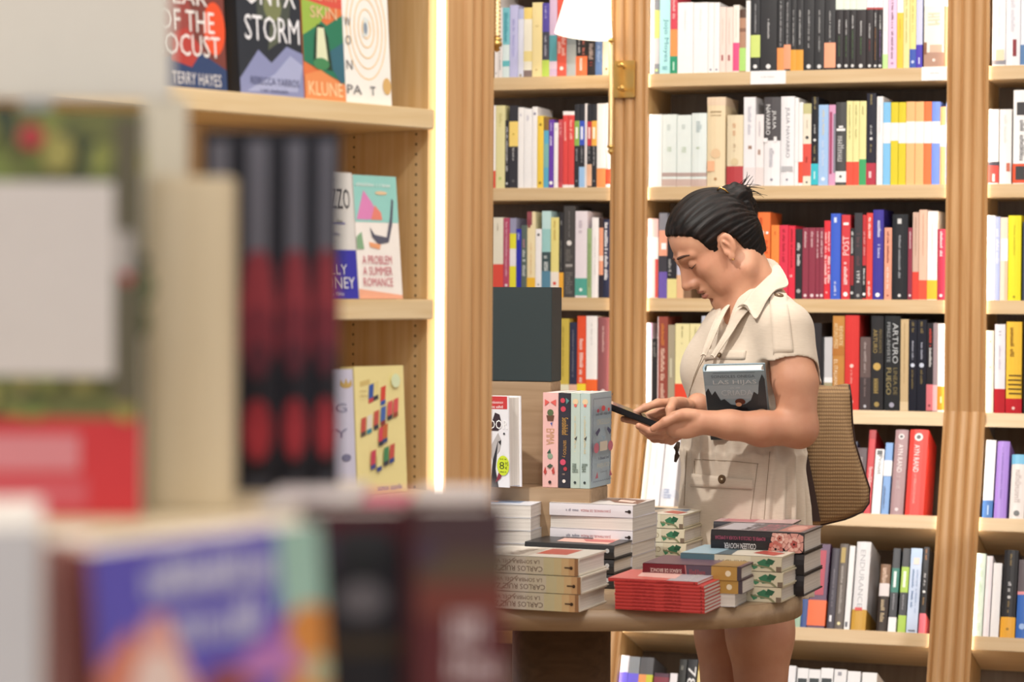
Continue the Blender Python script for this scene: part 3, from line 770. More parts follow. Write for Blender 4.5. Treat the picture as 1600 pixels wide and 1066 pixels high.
row(2, 2, '''
1541 1554 337 fdfdfb | | white book
1554 1562 339 b8c4f0 | t358,415,f0f4ff,.6 | pale blue book
1562 1574 340 f6e0cc | r373,408,fefefc,.1,1 r408,470,f4c8a8,.6,1 | peach book with white label
1574 1595 337 ebe22e | t350,400,c4bc28,.12 o464,a89a20,.1 h | bright yellow book
1597 1615 347 3c4654 | t430,460,a8b8c8,.3 | slate book
1616 1640 340 c04040 | | red book past the frame edge
''')
row(2, 3, '''
1540 1552 517 f2e8d2 | o534,8a8070,.12 o574,8a8070,.12 | cream book
1553 1570 507 e6e4ec | t515,525,8a90a8,.2 t540,580,c8c4d4,.2 z608,646,b51c28 | lilac-white book with red base
1571 1596 503 ecc040 | t512,560,8a6420,.25,.4 r586,588,4a3418,.2,1 r593,595,4a3418,.15,1 r600,602,4a3418,.15,1 r607,609,4a3418,.15,1 r614,616,4a3418,.2,1 z623,646,bb1c28 o638,f0c8c0,.1 h | golden book with leaf drawing
1598 1616 503 2a2826 | | dark book
1617 1640 510 d8d0c0 | | beige book past the frame edge
''')
row(2, 4, '''
1534 1550 688 f4f2f2 | z782,812,2a68b0 r790,805,b8d4f0,.5,.6 | white book with blue base
1552 1572 690 a582d8 | t700,780,8f6cc4,.15 h | purple book
1576 1600 711 e4dcd8 | z711,726,70b8dc t735,790,c4b8b4,.4 o803,666,.2 h | pale book with sky-blue top
1601 1620 700 c8b8b0 | | tan book past the frame edge
''')
row(2, 5, '''
1517 1534 865 cfe0d4 | t870,990,b4ccb8,.5 | mint-white book
1535 1545 869 f0eaf0 | | slim lilac-white book
1546 1560 880 f4f3f5 | | white book
1562 1585 860 232226 | t864,886,a08858,.14 t910,930,d8d8dc,.22 o934,ccc,.12 t940,960,a08858,.15 z965,998,f0b038 o984,a87820,.1 h | black book with amber base
1586 1606 875 3a70c8 | z875,925,6a6268 z925,930,f0a0a8 o980,a8c8f8,.25 h | blue book with grey top
''')
# ------------------------------------------------------------------ wall lamps
SHADE = None
def lampshade_mat():
    m, nt, b = newmat('lamp_shade_fabric'); b.inputs['Base Color'].default_value = lin('fffaf0')
    b.inputs['Emission Color'].default_value = lin('fff3df'); b.inputs['Emission Strength'].default_value = 1.6
    no = N(nt, 'ShaderNodeTexNoise', Scale=300.0); bp = N(nt, 'ShaderNodeBump', Strength=.1)
    nt.links.new(no.outputs['Fac'], bp.inputs['Height']); nt.links.new(bp.outputs[0], b.inputs['Normal'])
    return m
SHADE = lampshade_mat()
ROD = metal('brass_pale', 'e2c79a', .4)
def wall_lamp(M, label, top=.36, zrod=-.25, shade=True, plate=True):
    """M: x right along the pilaster, y into it, z up; origin at middle of the back plate, on the pilaster face"""
    root = empty('wall_lamp', M, label, 'wall lamp')
    if plate:
        mb = MB(); mb.box((-.033, -.012, -.052), (.033, 0, .052), BRASS, bev=.002); mb.build('back_plate', root)
    mb = MB()
    for z in (-.03, .034):
        mb.tube([(0, -.005, z), (0, -.062, z)], .005, BRASS)
        mb.lathe([(.001, -.008), (.007, -.004), (.007, .004), (.001, .008)], BRASS, M=Matrix.Translation(V((.012, -.066, z))), n=12)
    mb.build('bracket', root)
    mb = MB()
    prof = []
    zz = zrod
    while zz < top-.26:
        prof += [(.0072, zz), (.0080, zz+.0035), (.0072, zz+.007)]; zz += .007
    mb.lathe(prof, ROD, M=Matrix.Translation(V((-.02, -.066, 0))), n=14)
    mb.lathe([(.001, zrod-.022), (.007, zrod-.017), (.009, zrod-.011), (.005, zrod-.005), (.0105, zrod), (.0105, zrod+.004), (.006, zrod+.006)], BRASS, M=Matrix.Translation(V((-.02, -.066, 0))), n=16)
    mb.build('ribbed_rod', root)
    if shade:
        mb = MB(); zt = top-.26
        mb.tube([(-.02, -.066, zt-.01), (-.022, -.066, zt+.05), (-.09, -.07, zt+.14)], .005, BRASS)
        mb.lathe([(.001, -.008), (.009, -.004), (.009, .004), (.001, .008)], BRASS, M=Matrix.Translation(V((-.018, -.075, zt-.002))), n=14)
        mb.build('swing_arm', root)
        mb = MB(); n = 40
        r0, r1, H = .082, .052, .17
        T = Matrix.Translation(V((-.096, -.085, zt+.012)))@Matrix.Rotation(math.radians(5.5), 4, 'Y')@Matrix.Rotation(math.radians(-4), 4, 'X')
        vs = []; fs = []
        for r, z in ((r0, 0), (r1, H), (r1-.002, H), (r0-.002, 0)):
            for i in range(n): vs.append(T@V((r*math.cos(2*PI*i/n), r*math.sin(2*PI*i/n), z)))
        for k in range(4):
            for i in range(n): fs.append((k*n+i, k*n+(i+1) % n, ((k+1) % 4)*n+(i+1) % n, ((k+1) % 4)*n+i))
        mb.add(vs, fs, SHADE, True)
        mb.build('lamp_shade', root)
        mb = MB(); mb.lathe([(.002, .03), (.02, .04), (.028, .06), (.02, .085), (.012, .1)], emit('bulb', 'fff0d8', 14), M=T, n=16)
        mb.build('bulb', root)
s, z = wsz(979, 125)
wall_lamp(MW@Matrix.Translation(V((s, -.021, z))), 'brass wall lamp with glowing white shade on the pilaster left of the woman', zrod=-.195, top=.365)

# ------------------------------------------------------------------ the near left shelving unit
AL = math.radians(49)
DL = V((math.cos(AL), math.sin(AL), 0)); NL = V((math.sin(AL), -math.cos(AL), 0))
PL = atY(677, 455, 4.0)
MLU = frame(V((PL.x, PL.y, 0)), DL, -NL, ZU)
def luv(px, py, off=0):
    p = onplane(px, py, PL+NL*off, NL); return (p-PL).dot(DL), p.z
zl = [luv(677, 171)[1], luv(675, 468)[1], luv(673, 766)[1]]
T_END = luv(679, 400)[0]; T_LED0 = luv(685, 400)[0]; T_P0 = luv(697, 400)[0]; T_P1 = luv(768, 400)[0]
UW = .93; DU = .24
T0 = T_END-UW
root = empty('bookcase', MLU, 'pale oak shelving unit at left with face-out books and peg-hole side panel', 'bookcase')
mb = MB(); mb.box((T0, DU, 0), (T_P0, DU+.012, 2.7), OAKLV); mb.build('back_panel', root)
mb = MB(); mb.box((T_END+.002, .018, 0), (T_END+.022, DU, 2.7), OAKLV); mb.build('side_panel', root)
mb = MB()
HOLE = paint('2c2018', .8, 'peg_hole')
zz = .4
while zz < 1.75:
    for yy in (.0446, .19):
        mb.add([V((T_END+.0016, yy+.0022*math.cos(a*PI/4), zz+.0022*math.sin(a*PI/4))) for a in range(8)], [tuple(range(8))], HOLE)
    zz += .0168
mb.build('peg_holes', root)
mb = MB(); mb.box((T0-.02, .0, 0), (T0, DU, 2.7), OAKLV); mb.build('side_panel', root)
for z in [zl[2]-.33, zl[2]-.65]+zl+[zl[0]+.35, zl[0]+.7]:
    mb = MB(); mb.box((T0+.001, 0, z-.033), (T_END-.001, DU-.001, z), OAKL, bev=.002); mb.build('shelf', root)
r = empty('light_strip', MLU, 'glowing white light strip beside the near left pilaster', 'light strip')
mb = MB(); mb.box((T_LED0+.001, .004, .05), (T_P0-.0005, .007, 2.6), LEDN); mb.build('diffuser', r)
r = empty('fluted_pilaster', MLU, 'oak pilaster at the end of the near left shelving, dark box behind it', 'pilaster')
OAKN = wood('oak_near', 'cfa574', 'c0925f', axis='Z', freq=14)
pts = []
w = T_P1-T_P0
pts += [(T_P0, -.002), (T_P0+w*.32, -.002)]
for k in range(3):
    for q in range(7):
        u = q/6; pts.append((T_P0+w*(.34+.19*(k+u)), -.001-.009*math.sin(PI*u)**.6))
pts += [(T_P0+w*.94, -.003), (T_P1, -.003), (T_P1, DU+.012), (T_P0, DU+.012)]
mb = MB(); mb.prism(pts, 0, 2.7, OAKN); mb.build('shaft', r)
# lamp whose rod hangs past the end of that pilaster
pr = atY(776, 70, 4.12)
ml = frame(pr, DL, -NL, ZU)
lr = empty('wall_lamp', ml, 'ribbed brass lamp rod at the top of the near left pilaster', 'wall lamp')
mb = MB(); prof = []; zz = .012
while zz < .22: prof += [(.0062, zz), (.0070, zz+.0035), (.0062, zz+.007)]; zz += .007
mb.lathe(prof, ROD, n=14); mb.build('ribbed_rod', lr)
mb = MB(); mb.lathe([(.002, -.012), (.0065, -.009), (.0045, -.004), (.009, -.002), (.0095, .004), (.006, .006), (.0095, .009), (.0075, .012)], BRASS, n=16); mb.build('finial', lr)
mb = MB(); mb.tube([(0, 0, .1), (-.02, .03, .1), (-.03, .05, .1)], .005, BRASS); mb.build('bracket', lr)
# ---- face-out books
def faceout(px0, px1, ytop, k, t, col, front, label, spine=(), off=-.02, lean=4, yaw=0, hard=False, py=None):
    z = zl[k]
    yb = 455+(1.45-z)*FPX/4.0
    u0 = luv(px0, yb, off)[0]; u1 = luv(px1, yb, off)[0]
    zt = luv((px0+px1)/2, ytop, off)[1]
    w = u1-u0; h = (zt-z)/math.cos(math.radians(lean))
    # local x -> toward viewer, y -> DL, z -> up
    base = V((PL.x, PL.y, 0))+DL*u0+NL*(off)+ZU*(z+.0008)
    M = frame(base, NL, DL, ZU)@Matrix.Rotation(math.radians(yaw), 4, 'Z')@Matrix.Rotation(math.radians(-lean), 4, 'Y')@Matrix.Translation(V((-t, 0, 0)))
    return make_book('book', M, t, h, w-.001, col, spine, front, hard=hard, label=label, group='face-out books in the near left unit')
faceout(232, 356, -75, 0, .03, '7a4038', [('p', [(0, .0), (1, 0), (1, .16), (.6, .3), (0, .16)], '34466e'), ('p', [(0, .28), (.3, .3), (.55, .22), (.62, .5), (.4, .9), (0, .7)], '9a4a44'),
    ('e', .86, .46, .14, .2, 'e8552e'), ('p', [(.3, .2), (.55, .16), (.7, .3), (.5, .45), (.35, .4)], 'b8433c'),
    ('T', .18, .62, .78, .74, 'f2eeea', 'YEAR'), ('T', .18, .42, .86, .58, 'f2eeea', 'OF THE'), ('T', .14, .24, .92, .40, 'f2eeea', 'LOCUST'), ('T', .30, .03, .92, .12, 'e8e4e4', 'TERRY HAYES')],
    'red and navy face-out book with bold white title, top left shelf')
faceout(376, 476, -85, 0, .045, '2c3038', [('p', [(0, 0), (1, 0), (1, .3), (.75, .34), (.5, .22), (.3, .3), (0, .1)], '8a90b8'), ('p', [(.1, .02), (.9, .04), (1, .22), (.8, .28), (.55, .15)], 'a8aed0'),
    ('p', [(.3, .5), (.8, .48), (.9, .9), (.3, .85)], '4a5048'), ('e', .55, .6, .14, .1, '7a8058'), ('p', [(.45, .3), (.62, .36), (.7, .5), (.5, .48)], '5a6050'),
    ('T', .12, .60, .92, .78, 'f0f0f4', 'ONYX'), ('T', .10, .36, .96, .53, 'f0f0f4', 'STORM'), ('T', .16, .07, .92, .12, '54587a', 'REBECCA YARROS'), ('t', .3, .025, .75, .045, '6a6f92')],
    'black and blue-grey face-out book with bold white title, top left shelf', yaw=0)
mm = None
faceout(358, 375.5, -80, 0, .02, '1e1e22', [('T', .28, .2, .62, .4, 'c8a8a0', 'X'), ('T', .28, .2, .62, .26, 'c8b0a8', 'X'), ('t', .2, .28, .9, .33, 'a89088'), ('t', .2, .35, .9, .40, 'a89088')],
    'narrow black book between the red and blue-grey covers, top left shelf', off=-.045)
faceout(477, 541, -80, 0, .03, 'e07a48', [('r', 0, .62, 1, 1, 'd8584a'), ('p', [(0, .25), (1, .12), (1, .58), (.6, .5), (0, .62)], '2f7a5c'), ('p', [(0, .42), (.4, .5), (.7, .62), (0, .66)], '9ab84e'), ('p', [(.5, .3), (1, .4), (1, .14), (.9, .12)], '3a6a7a'),
    ('p', [(.22, .22), (.7, .2), (.62, .42), (.5, .5), (.35, .5), (.28, .42)], '2a4030'), ('p', [(.3, .24), (.6, .24), (.52, .48), (.36, .48)], 'e0e4c0'), ('e', .42, .24, .2, .04, '4a8a5a'),
    ('p', [(0, 0), (1, 0), (1, .1), (.4, .2), (0, .16)], 'e8925a'), ('T', .05, .66, .85, .74, 'e8b890', 'BENEATH'), ('T', .1, .76, .85, .84, 'e8b890', 'BONES'), ('T', .2, .54, .85, .62, 'e8c49a', 'SKIN'), ('T', .08, .03, .92, .12, 'f8d8a8', 'KLUNE')],
    'orange and green painted face-out book, top left shelf')
def rings():
    a = []
    for i, (ru, rv) in enumerate(((.44, .34), (.36, .27), (.27, .20), (.18, .13), (.1, .07))):
        a.append(('g', .5, .50, ru, rv, .02, 'f2cf9a'))
    return a
faceout(541, 613, -75, 0, .028, 'f4f1ea', rings()+[('p', [(.42, .44), (.52, .46), (.56, .56), (.45, .58)], 'dfe6e2'), ('e', .48, .5, .04, .04, '8a98a8'), ('e', .9, .13, .09, .055, 'd8b070'), ('T', .02, .50, .16, .56, '6a6a70', 'W'), ('T', .03, .38, .15, .44, '6a6a70', 'O'), ('T', .03, .22, .16, .28, '6a6a70', 'N'),
    ('T', .02, .06, .34, .12, '6a6a70', 'PA'), ('T', .52, .06, .64, .12, '6a6a70', 'T')],
    'white face-out book with pale orange rings, top left shelf')
faceout(470, 561, 268, 1, .03, 'dcdad6', [('r', 0, 0, 1, .385, '3834a8'), ('T', .45, .71, .94, .87, '2a2a2e', 'MEZZO'), ('t', .1, .93, .72, .95, '777'), ('t', .4, .6, .8, .625, '9a9a80'), ('r', .3, .59, .84, .6, '5a58a8'), ('t', .45, .5, .75, .52, '8a88a8'),
    ('p', [(.1, .385), (.16, .385), (.2, .5), (.14, .52), (.1, .45)], '2a2a2e'), ('T', .36, .19, .82, .27, 'e8e8ec', 'SALLY'), ('T', .2, .08, .94, .17, 'e8e8ec', 'ROONEY'), ('t', .3, .025, .75, .05, 'c8c8dc')],
    'grey and royal blue face-out book, middle left shelf', lean=5, off=-.012)
faceout(562, 630, 275, 1, .026, 'f6f0ea', [('r', 0, .62, 1, 1, '98d4cc'), ('p', [(0, 0), (1, 0), (1, .03), (0, .08)], 'f2b090'), ('p', [(.03, .64), (.22, .88), (.4, .78), (.55, .66), (.3, .64)], 'e08ac0'), ('p', [(.36, .64), (.46, .76), (.6, .7), (.62, .64)], 'e88878'),
    ('p', [(.32, .58), (.42, .52), (.7, .5), (.8, .66), (.86, .82), (.9, .8), (.84, .6), (.74, .46), (.5, .44), (.36, .5)], '5a5a6a'), ('p', [(.28, .46), (.55, .44), (.52, .4), (.3, .42)], 'f0a878'), ('p', [(0, .5), (.12, .54), (.16, .4), (0, .4)], '8ab08a'), ('e', .62, .86, .14, .015, 'e8c8a0'),
    ('t', .05, .91, .85, .94, 'e8f4f0'), ('T', .1, .28, .78, .35, 'c86a78', 'A PROBLEM'), ('T', .1, .19, .78, .26, 'c86a78', 'A SUMMER'), ('T', .1, .1, .78, .17, 'c86a78', 'ROMANCE')],
    'mint and white illustrated face-out book, middle left shelf', lean=5, off=-.012)
faceout(478, 558, 579, 2, .03, 'cdcbe0', [('e', .86, .87, .1, .02, 'c8a860'), ('p', [(.74, .87), (.76, .92), (.82, .88), (.86, .93), (.9, .88), (.96, .92), (.98, .87)], 'c8a860'), ('T', .1, .66, .86, .73, '8a8aa8', 'ONG'), ('T', .3, .46, .86, .53, '8a8aa8', 'IVY'), ('e', .82, .3, .09, .03, '7a7a98')],
    'lavender face-out book with small gold crown, bottom left shelf', lean=3, off=-.012)
lib = [('p', [(.1, .88), (.3, .9), (.3, .86), (.1, .84)], 'd8c078')]
def slab(u, v, wd, hh, c1, c2, tilt=.08):
    return [('p', [(u, v), (u+wd, v+tilt*wd*2), (u+wd+.02, v+hh+tilt*wd*2), (u+.02, v+hh)], c1), ('p', [(u, v-.035), (u+wd, v-.035+tilt*wd*2), (u+wd, v+tilt*wd*2), (u, v)], c2)]
for (u, v, a, b) in ((.26, .74, '3a5aa8', 'c84a4a'), (.36, .76, 'e8d890', '3a3a44'), (.5, .72, 'd84a3a', '3a5aa8'), (.08, .48, 'c8564a', '5a4a40'), (.2, .5, 'e8e0d0', '3a8a9a'), (.34, .53, 'c8564a', '3a3a44'), (.48, .56, '4a6ab0', '8a3a34'), (.62, .6, 'd85a5a', '3a3a44'), (.74, .62, 'd85a5a', '9a4a34'),
                     (.42, .4, 'd8485a', '3a3a44'), (.5, .42, 'c86a3a', '3a4a7a'), (.24, .22, 'c8465a', '4a4a8a'), (.36, .2, 'e8e0a0', '3a4a8a'), (.5, .24, '4a8a5a', '3a3a44'), (.62, .26, 'c8564a', '3a4a8a')):
    lib += slab(u, v, .1, .11, a, b)
faceout(560, 637, 573, 2, .032, 'f0e2a0', lib+[('e', .8, .88, .09, .055, 'dce8c0'), ('t', .06, .8, .2, .815, 'b8a060'), ('t', .06, .76, .22, .775, 'b8a060'), ('t', .36, .025, .86, .065, '5a62a0')],
    'yellow face-out book with colourful block lettering, bottom left shelf', lean=3, off=-.012)

# ------------------------------------------------------------------ table, plinth and sign box
TZ = .85
TC = atY(886, 600, 4.93)
TC.z = 0
def superell(a, b, n, cnt=96):
    r = []
    for i in range(cnt):
        t = 2*PI*i/cnt; c, s_ = math.cos(t), math.sin(t)
        r.append((a*math.copysign(abs(c)**(2/n), c), b*math.copysign(abs(s_)**(2/n), s_)))
    return r
root = empty('display_table', TC, 'oval oak display table with thick rim, stacked with books in front of the woman', 'table')
mb = MB()
A_, B_ = .478, .375
mb.prism(superell(A_-.002, B_-.002, 2.6), TZ-.002, TZ, TABLE); mb.prism(superell(A_, B_, 2.6), TZ-.042, TZ-.002, TABLE, smooth=True)
mb.build('tabletop', root)
pc = atY(880, 600, 4.93); rp = 80/FPX*4.75
mb = MB(); mb.lathe([(rp, 0.02), (rp, TZ-.042)], PEDES, M=Matrix.Translation(V((pc.x-TC.x, 0, 0))), n=48); mb.build('pedestal', root)
mb = MB(); mb.prism(superell(.3, .24, 2.4), 0, .02, PEDES); mb.build('base_plate', root)
PH = math.radians(20)
def tframe(ph): return V((math.cos(ph), -math.sin(ph), 0)), V((math.sin(ph), math.cos(ph), 0))
def onz(px, py, z):
    d = ray(px, py); return CAM+d*((z-CAM.z)/d.z)
# plinth
d, e = tframe(math.radians(17))
PY = 5.02
pcn = atY(923, 765, PY); PZ = pcn.z
pcn.z = 0
r = empty('display_plinth', frame(V((pcn.x, pcn.y, TZ)), d, e, ZU), 'low oak plinth on the table under the upright pastel books', 'plinth')
mb = MB(); mb.box((-.30, 0, .0), (0, .14, PZ-TZ), TABLE, bev=.002); mb.build('block', r)
cc = atY(861, 600, PY+.115)
zt0 = atY(861, 597, PY+.115).z; zt1 = atY(861, 449, PY+.115).z
DARK = paint('2b3638', .55, 'dark_panel', .03)
r = empty('sign_box', frame(V((cc.x, cc.y, PZ)), d, e, ZU), 'tall box display with blank blue-black panel above a bare oak base', 'display box')
mb = MB(); mb.box((-.2, 0, 0), (0, .075, zt0-PZ), TABLE, bev=.001); mb.build('oak_base', r)
mb = MB(); mb.box((-.2, -.001, zt0-PZ+.0005), (.001, .076, zt1-PZ), DARK, bev=.001); mb.build('dark_panel', r)
# upright books on the plinth
def upright(px, Y, t, h, w, col, spine, front, label, hard=False, ph=22, dx=0, lean=0, z=None):
    d, e = tframe(math.radians(ph))
    p = atY(px, 600, Y); p.z = (PZ if z is None else z)+.0008
    M = frame(p, d, e, ZU)@Matrix.Rotation(math.radians(lean), 4, 'Y')
    return make_book('book', M, t, h, w, col, spine, front, hard=hard, label=label, group='upright books on the plinth')
hb = 150/FPX*5.0
Y0 = 5.03
def pw(a, b): return (b-a)/FPX*Y0/math.cos(math.radians(20))
row_sp = [(848.5, 873.5, 'e6b8b4', [('T', .45, .62, 'c89a70', 'EMMA', .5), ('p', '6a4a3a', [(.25, .76), (.75, .76), (.68, .70), (.32, .70)]), ('o', .79, 0, '5a6a4a', .2), ('p', 'd8605a', [(.15, .93), (.45, .9), (.15, .86)]), ('p', 'd8605a', [(.85, .93), (.5, .9), (.85, .86)]), ('o', .33, 0, '8aa08a', .17), ('p', '3a5a4a', [(.3, .36), (.5, .41), (.55, .36)]),
          ('p', 'b84a44', [(.1, .16), (.2, .22), (.3, .16), (.2, .13)]), ('p', 'b84a44', [(.6, .18), (.75, .22), (.8, .15), (.68, .14)]), ('p', '4a5a4a', [(.3, .22), (.5, .25), (.7, .23), (.5, .2)]), ('p', '5a6aa8', [(.5, .68), (.65, .69), (.6, .65)]), ('o', .055, 0, '3a3030', .1)], 'pink book with fruit basket drawing on the plinth'),
         (873.5, 892.5, '34333d', [('T', .56, .74, 'd0a050', 'Sensibilidad', .5, .55), ('T', .32, .50, 'c89a50', 'SENTIDO y', .32, .5), ('o', .92, 0, 'c84858', .2, .35), ('o', .83, 0, 'c84858', .22, .4), ('p', '5a8a8a', [(.6, .95), (.9, .92), (.65, .88)]), ('o', .27, 0, 'd0506a', .24, .4), ('o', .2, 0, 'b84048', .16, .6), ('t', .12, .15, 'a89080', .3), ('o', .07, 0, 'e8e0d8', .14)], 'charcoal book with roses and gold script on the plinth'),
         (892.5, 907.5, 'b8c8be', [('o', .91, 0, 'e0c8a0', .3), ('o', .87, 0, 'd86a60', .16), ('t', .36, .76, 'd8d0b0', .24), ('p', '4a4a4a', [(.4, .52), (.7, .55), (.6, .5)]), ('t', .14, .26, '7a8a80', .6), ('o', .06, 0, '3a4444', .14)], 'first of two slim sage-blue books on the plinth'),
         (907.5, 922.5, 'b4c6c2', [('o', .91, 0, 'e0c8a0', .3), ('o', .87, 0, 'd86a60', .16), ('t', .36, .76, 'd8d0b0', .24), ('p', '4a4a4a', [(.4, .52), (.7, .55), (.6, .5)]), ('t', .14, .26, '7a8a80', .6), ('o', .06, 0, '3a4444', .14)], None)]
bord = []
for i in range(14):
    v = .07+i*.062; bord += [('p', [(.07, v), (.09, v+.03), (.07, v+.06), (.085, v+.06), (.105, v+.03), (.085, v)], '4a5a78'), ('p', [(.93, v), (.95, v+.03), (.93, v+.06), (.945, v+.06), (.965, v+.03), (.945, v)], '4a5a78')]
for i in range(9):
    u = .08+i*.094
    for v in (.06, .935): bord.append(('p', [(u, v), (u+.047, v+.012), (u+.094, v), (u+.094, v-.006), (u+.047, v+.006), (u, v-.006)], '4a5a78'))
bluefront = bord+[('e', .5, .83, .09, .03, 'd8505a'), ('e', .25, .81, .06, .02, 'b04a60'), ('e', .75, .81, .05, .02, 'd8505a'), ('t', .15, .76, .85, .79, '4a5a6a'), ('T', .2, .66, .8, .72, 'c8c8b8', 'ORGULLO'), ('p', [(.12, .58), (.3, .63), (.34, .6), (.2, .54)], '3c4a70'), ('p', [(.88, .58), (.7, .63), (.66, .6), (.8, .54)], '3c4a70'),
    ('e', .17, .42, .12, .055, 'c86a80'), ('e', .83, .42, .12, .055, 'c86a80'), ('r', .32, .38, .68, .48, 'd8cdbb'), ('T', .38, .5, .62, .54, '8ab0c8', 'Y'), ('t', .25, .29, .75, .32, '3c4a6a'), ('T', .2, .19, .8, .25, 'c8c8b8', 'PREJUICIO'), ('t', .35, .15, .65, .165, '5a6a80'), ('p', [(.1, .1), (.2, .17), (.24, .1)], 'b85a70'), ('p', [(.9, .1), (.8, .17), (.76, .1)], 'b85a70'), ('r', .86, .955, .9, .98, '4a5060')]
d22, e22 = tframe(math.radians(20))
porig = atY(922.5, 600, Y0)
for (a, b, col, sp, lab) in row_sp:
    t = pw(a, b)-.0003
    off = pw(a, 922.5)
    p = V((porig.x, porig.y, 0))-d22*off; p.z = PZ+.0008
    M = frame(p, d22, e22, ZU)
    last = lab is None
    make_book('book', M, t, hb, .145, 'a9bdc8' if last else col, [('z', 0, 1, col, .02)]+sp if last else sp, bluefront if last else (), label=lab or 'slim pale blue book with patterned cover, beside the phone', group='upright books on the plinth', rough=.35)
# large white volume leaning at the left of the plinth
dn, en = tframe(math.radians(-33))
p = atY(812, 758, 5.05); p.z = PZ+.0008
sp = ()
dor = [('r', .0, .86, .60, 1, 'c83c3c'), ('t', .05, .92, .5, .95, 'f0d0d0'), ('t', .05, .87, .5, .9, 'f4dede'), ('p', [(0, .62), (.2, .82), (.35, .8), (.42, .7), (.3, .62)], '3a2830'), ('p', [(.0, .42), (.3, .6), (.4, .52), (.34, .4), (.1, .3)], 'b8b4b4'), ('p', [(.02, .0), (.12, .3), (.3, .52), (.2, .2), (.3, 0)], '2c2a30'), ('p', [(.3, .5), (.4, .52), (.38, .46)], '1e1c22'),
       ('T', .02, .64, .62, .74, 'f8f8f8', 'DOR'), ('e', .5, .59, .03, .012, '222'), ('p', [(.2, .05), (.38, .1), (.45, .2), (.35, .2)], '8a3040'), ('e', .46, .24, .2, .11, 'cde032'), ('T', .34, .2, .5, .28, '3a4420', '8'), ('T', .53, .24, .63, .28, '3a4420', '95'), ('T', .53, .2, .6, .23, '3a4420', '€'), ('t', .36, .305, .58, .32, '4a5a20'), ('t', .36, .165, .58, .18, '4a5a20')]
def remap(art, u0, u1):
    g = lambda u: u0+u*(u1-u0); out = []
    for q in art:
        if q[0] in 'rTt': out.append((q[0], g(q[1]), q[2], g(q[3])) + tuple(q[4:]))
        elif q[0] == 'e': out.append(('e', g(q[1]), q[2], q[3]*(u1-u0), q[4], q[5]))
        else: out.append(('p', [(g(x), y) for x, y in q[1]], q[2]))
    return out
fx = V((-.67, -.74, 0)).normalized(); fy = ZU.cross(fx)
p = atY(719, 760, 5.10); p.z = PZ+.0008
Mx = frame(p, fx, fy, ZU)@Matrix.Rotation(math.radians(1.2), 4, 'X')@Matrix.Translation(V((-.04, 0, 0)))
make_book('book', Mx, .04, 143/FPX*5.0, .14, 'e9e9ee', (), remap(dor, .6, 1.25 if False else 1.3)[:0]+remap([q for q in dor], .61, 1.22), hard=True, label='white book with red corner and round green price sticker', group='upright books on the plinth')
# ---- stacks on the table
def stack(px, py, items, ph, name, w=.145, h=.21, z0=TZ, group=None, overlap=0):
    """corner pixel (px,py) on the table; items bottom to top: (t, col, spine, dict)"""
    p = onz(px, py, z0); z = z0+.0006
    for i, (t, col, sp, o) in enumerate(items):
        phi = math.radians(ph+o.get('rot', 0)); d, e = tframe(phi)
        hh = o.get('h', h); ww = o.get('w', w)
        sh = o.get('shift', (0, 0))
        q = V((p.x, p.y, z))+d*sh[0]+e*sh[1]
        if o.get('rev'):
            M = frame(q+e*ww-d*hh, ZU, -e, d)
        else:
            M = frame(q, ZU, e, -d)
        make_book('book', M, t, hh, ww, col, sp, o.get('front', ()), o.get('back', ()), hard=o.get('hard', False), label=o['label'], group=group, rough=o.get('rough', .35))
        z += t*(1.0)+.0012*(1 if o.get('hard') else .3)
orders = {3: ('bottom', 'middle', 'top'), 2: ('bottom', 'top')}
# 1 cream hardbacks, front left
sp1 = [('r', 0, .035, '9a7454', 0, 1), ('r', .035, .09, 'cda67a', 0, 1), ('r', .09, .16, 'd6ba8c', 0, 1), ('r', .16, .23, 'd2c59a', 0, 1), ('r', .23, .33, 'cdc7a2', 0, 1), ('r', .33, .5, 'cfc9b6', 0, 1), ('r', .5, 1, 'd0cabf', 0, 1), ('U', .34, .98, '6c5a50', 'CARLOS RUIZ ZAFON', .3, .30), ('U', .37, .92, '7a685c', 'LA SOMBRA DEL VIENTO', .22, .70), ('o', .065, 0, '2e2520', .1, .45), ('r', .06, .13, '4a3a30', .42, .5), ('p', '9a8a80', [(.1, .75), (.9, .6), (.92, .61), (.12, .77)])]
f1 = [('r', 0, 0, 1, 1, 'ded9cf'), ('r', .3, .2, .9, .5, 'c0503c'), ('p', [(.05, .5), (.95, .55), (.9, .95), (.1, .9)], 'c8c0b4'), ('t', .1, .6, .8, .75, '8a7a6c')]
stack(905, 957.5, [(.0325, 'e2dccd', sp1, dict(hard=True, front=f1 if k == 2 else (), shift=((0, 0), (.004, .0), (-.002, .002))[k], label='cream hardback with worn gold tint, %s of the three at the front left' % orders[3][k])) for k in range(3)], 21, 's1', h=.208, w=.16, group='cream hardbacks at the front left of the table')
# 2 black hardbacks behind
sp2 = [('o', .07, 0, 'b8b8b8', .16, .6)]
f2 = [('p', [(.1, .1), (.9, .15), (.8, .75), (.2, .7)], 'd8a898'), ('p', [(.3, .1), (.6, .15), (.55, .5), (.3, .4)], 'b8504a'), ('p', [(.6, .4), (.9, .5), (.85, .8), (.6, .8)], '3a2c2c')]
stack(959, 921, [(.0285, '2c2c2e', sp2, dict(hard=True, front=f2 if k == 2 else (), label='black hardback with grey pages, %s of the black stack behind the cream ones' % orders[3][k])) for k in range(3)], 21, 's2', h=.192, w=.16, group='black hardbacks behind the cream stack')
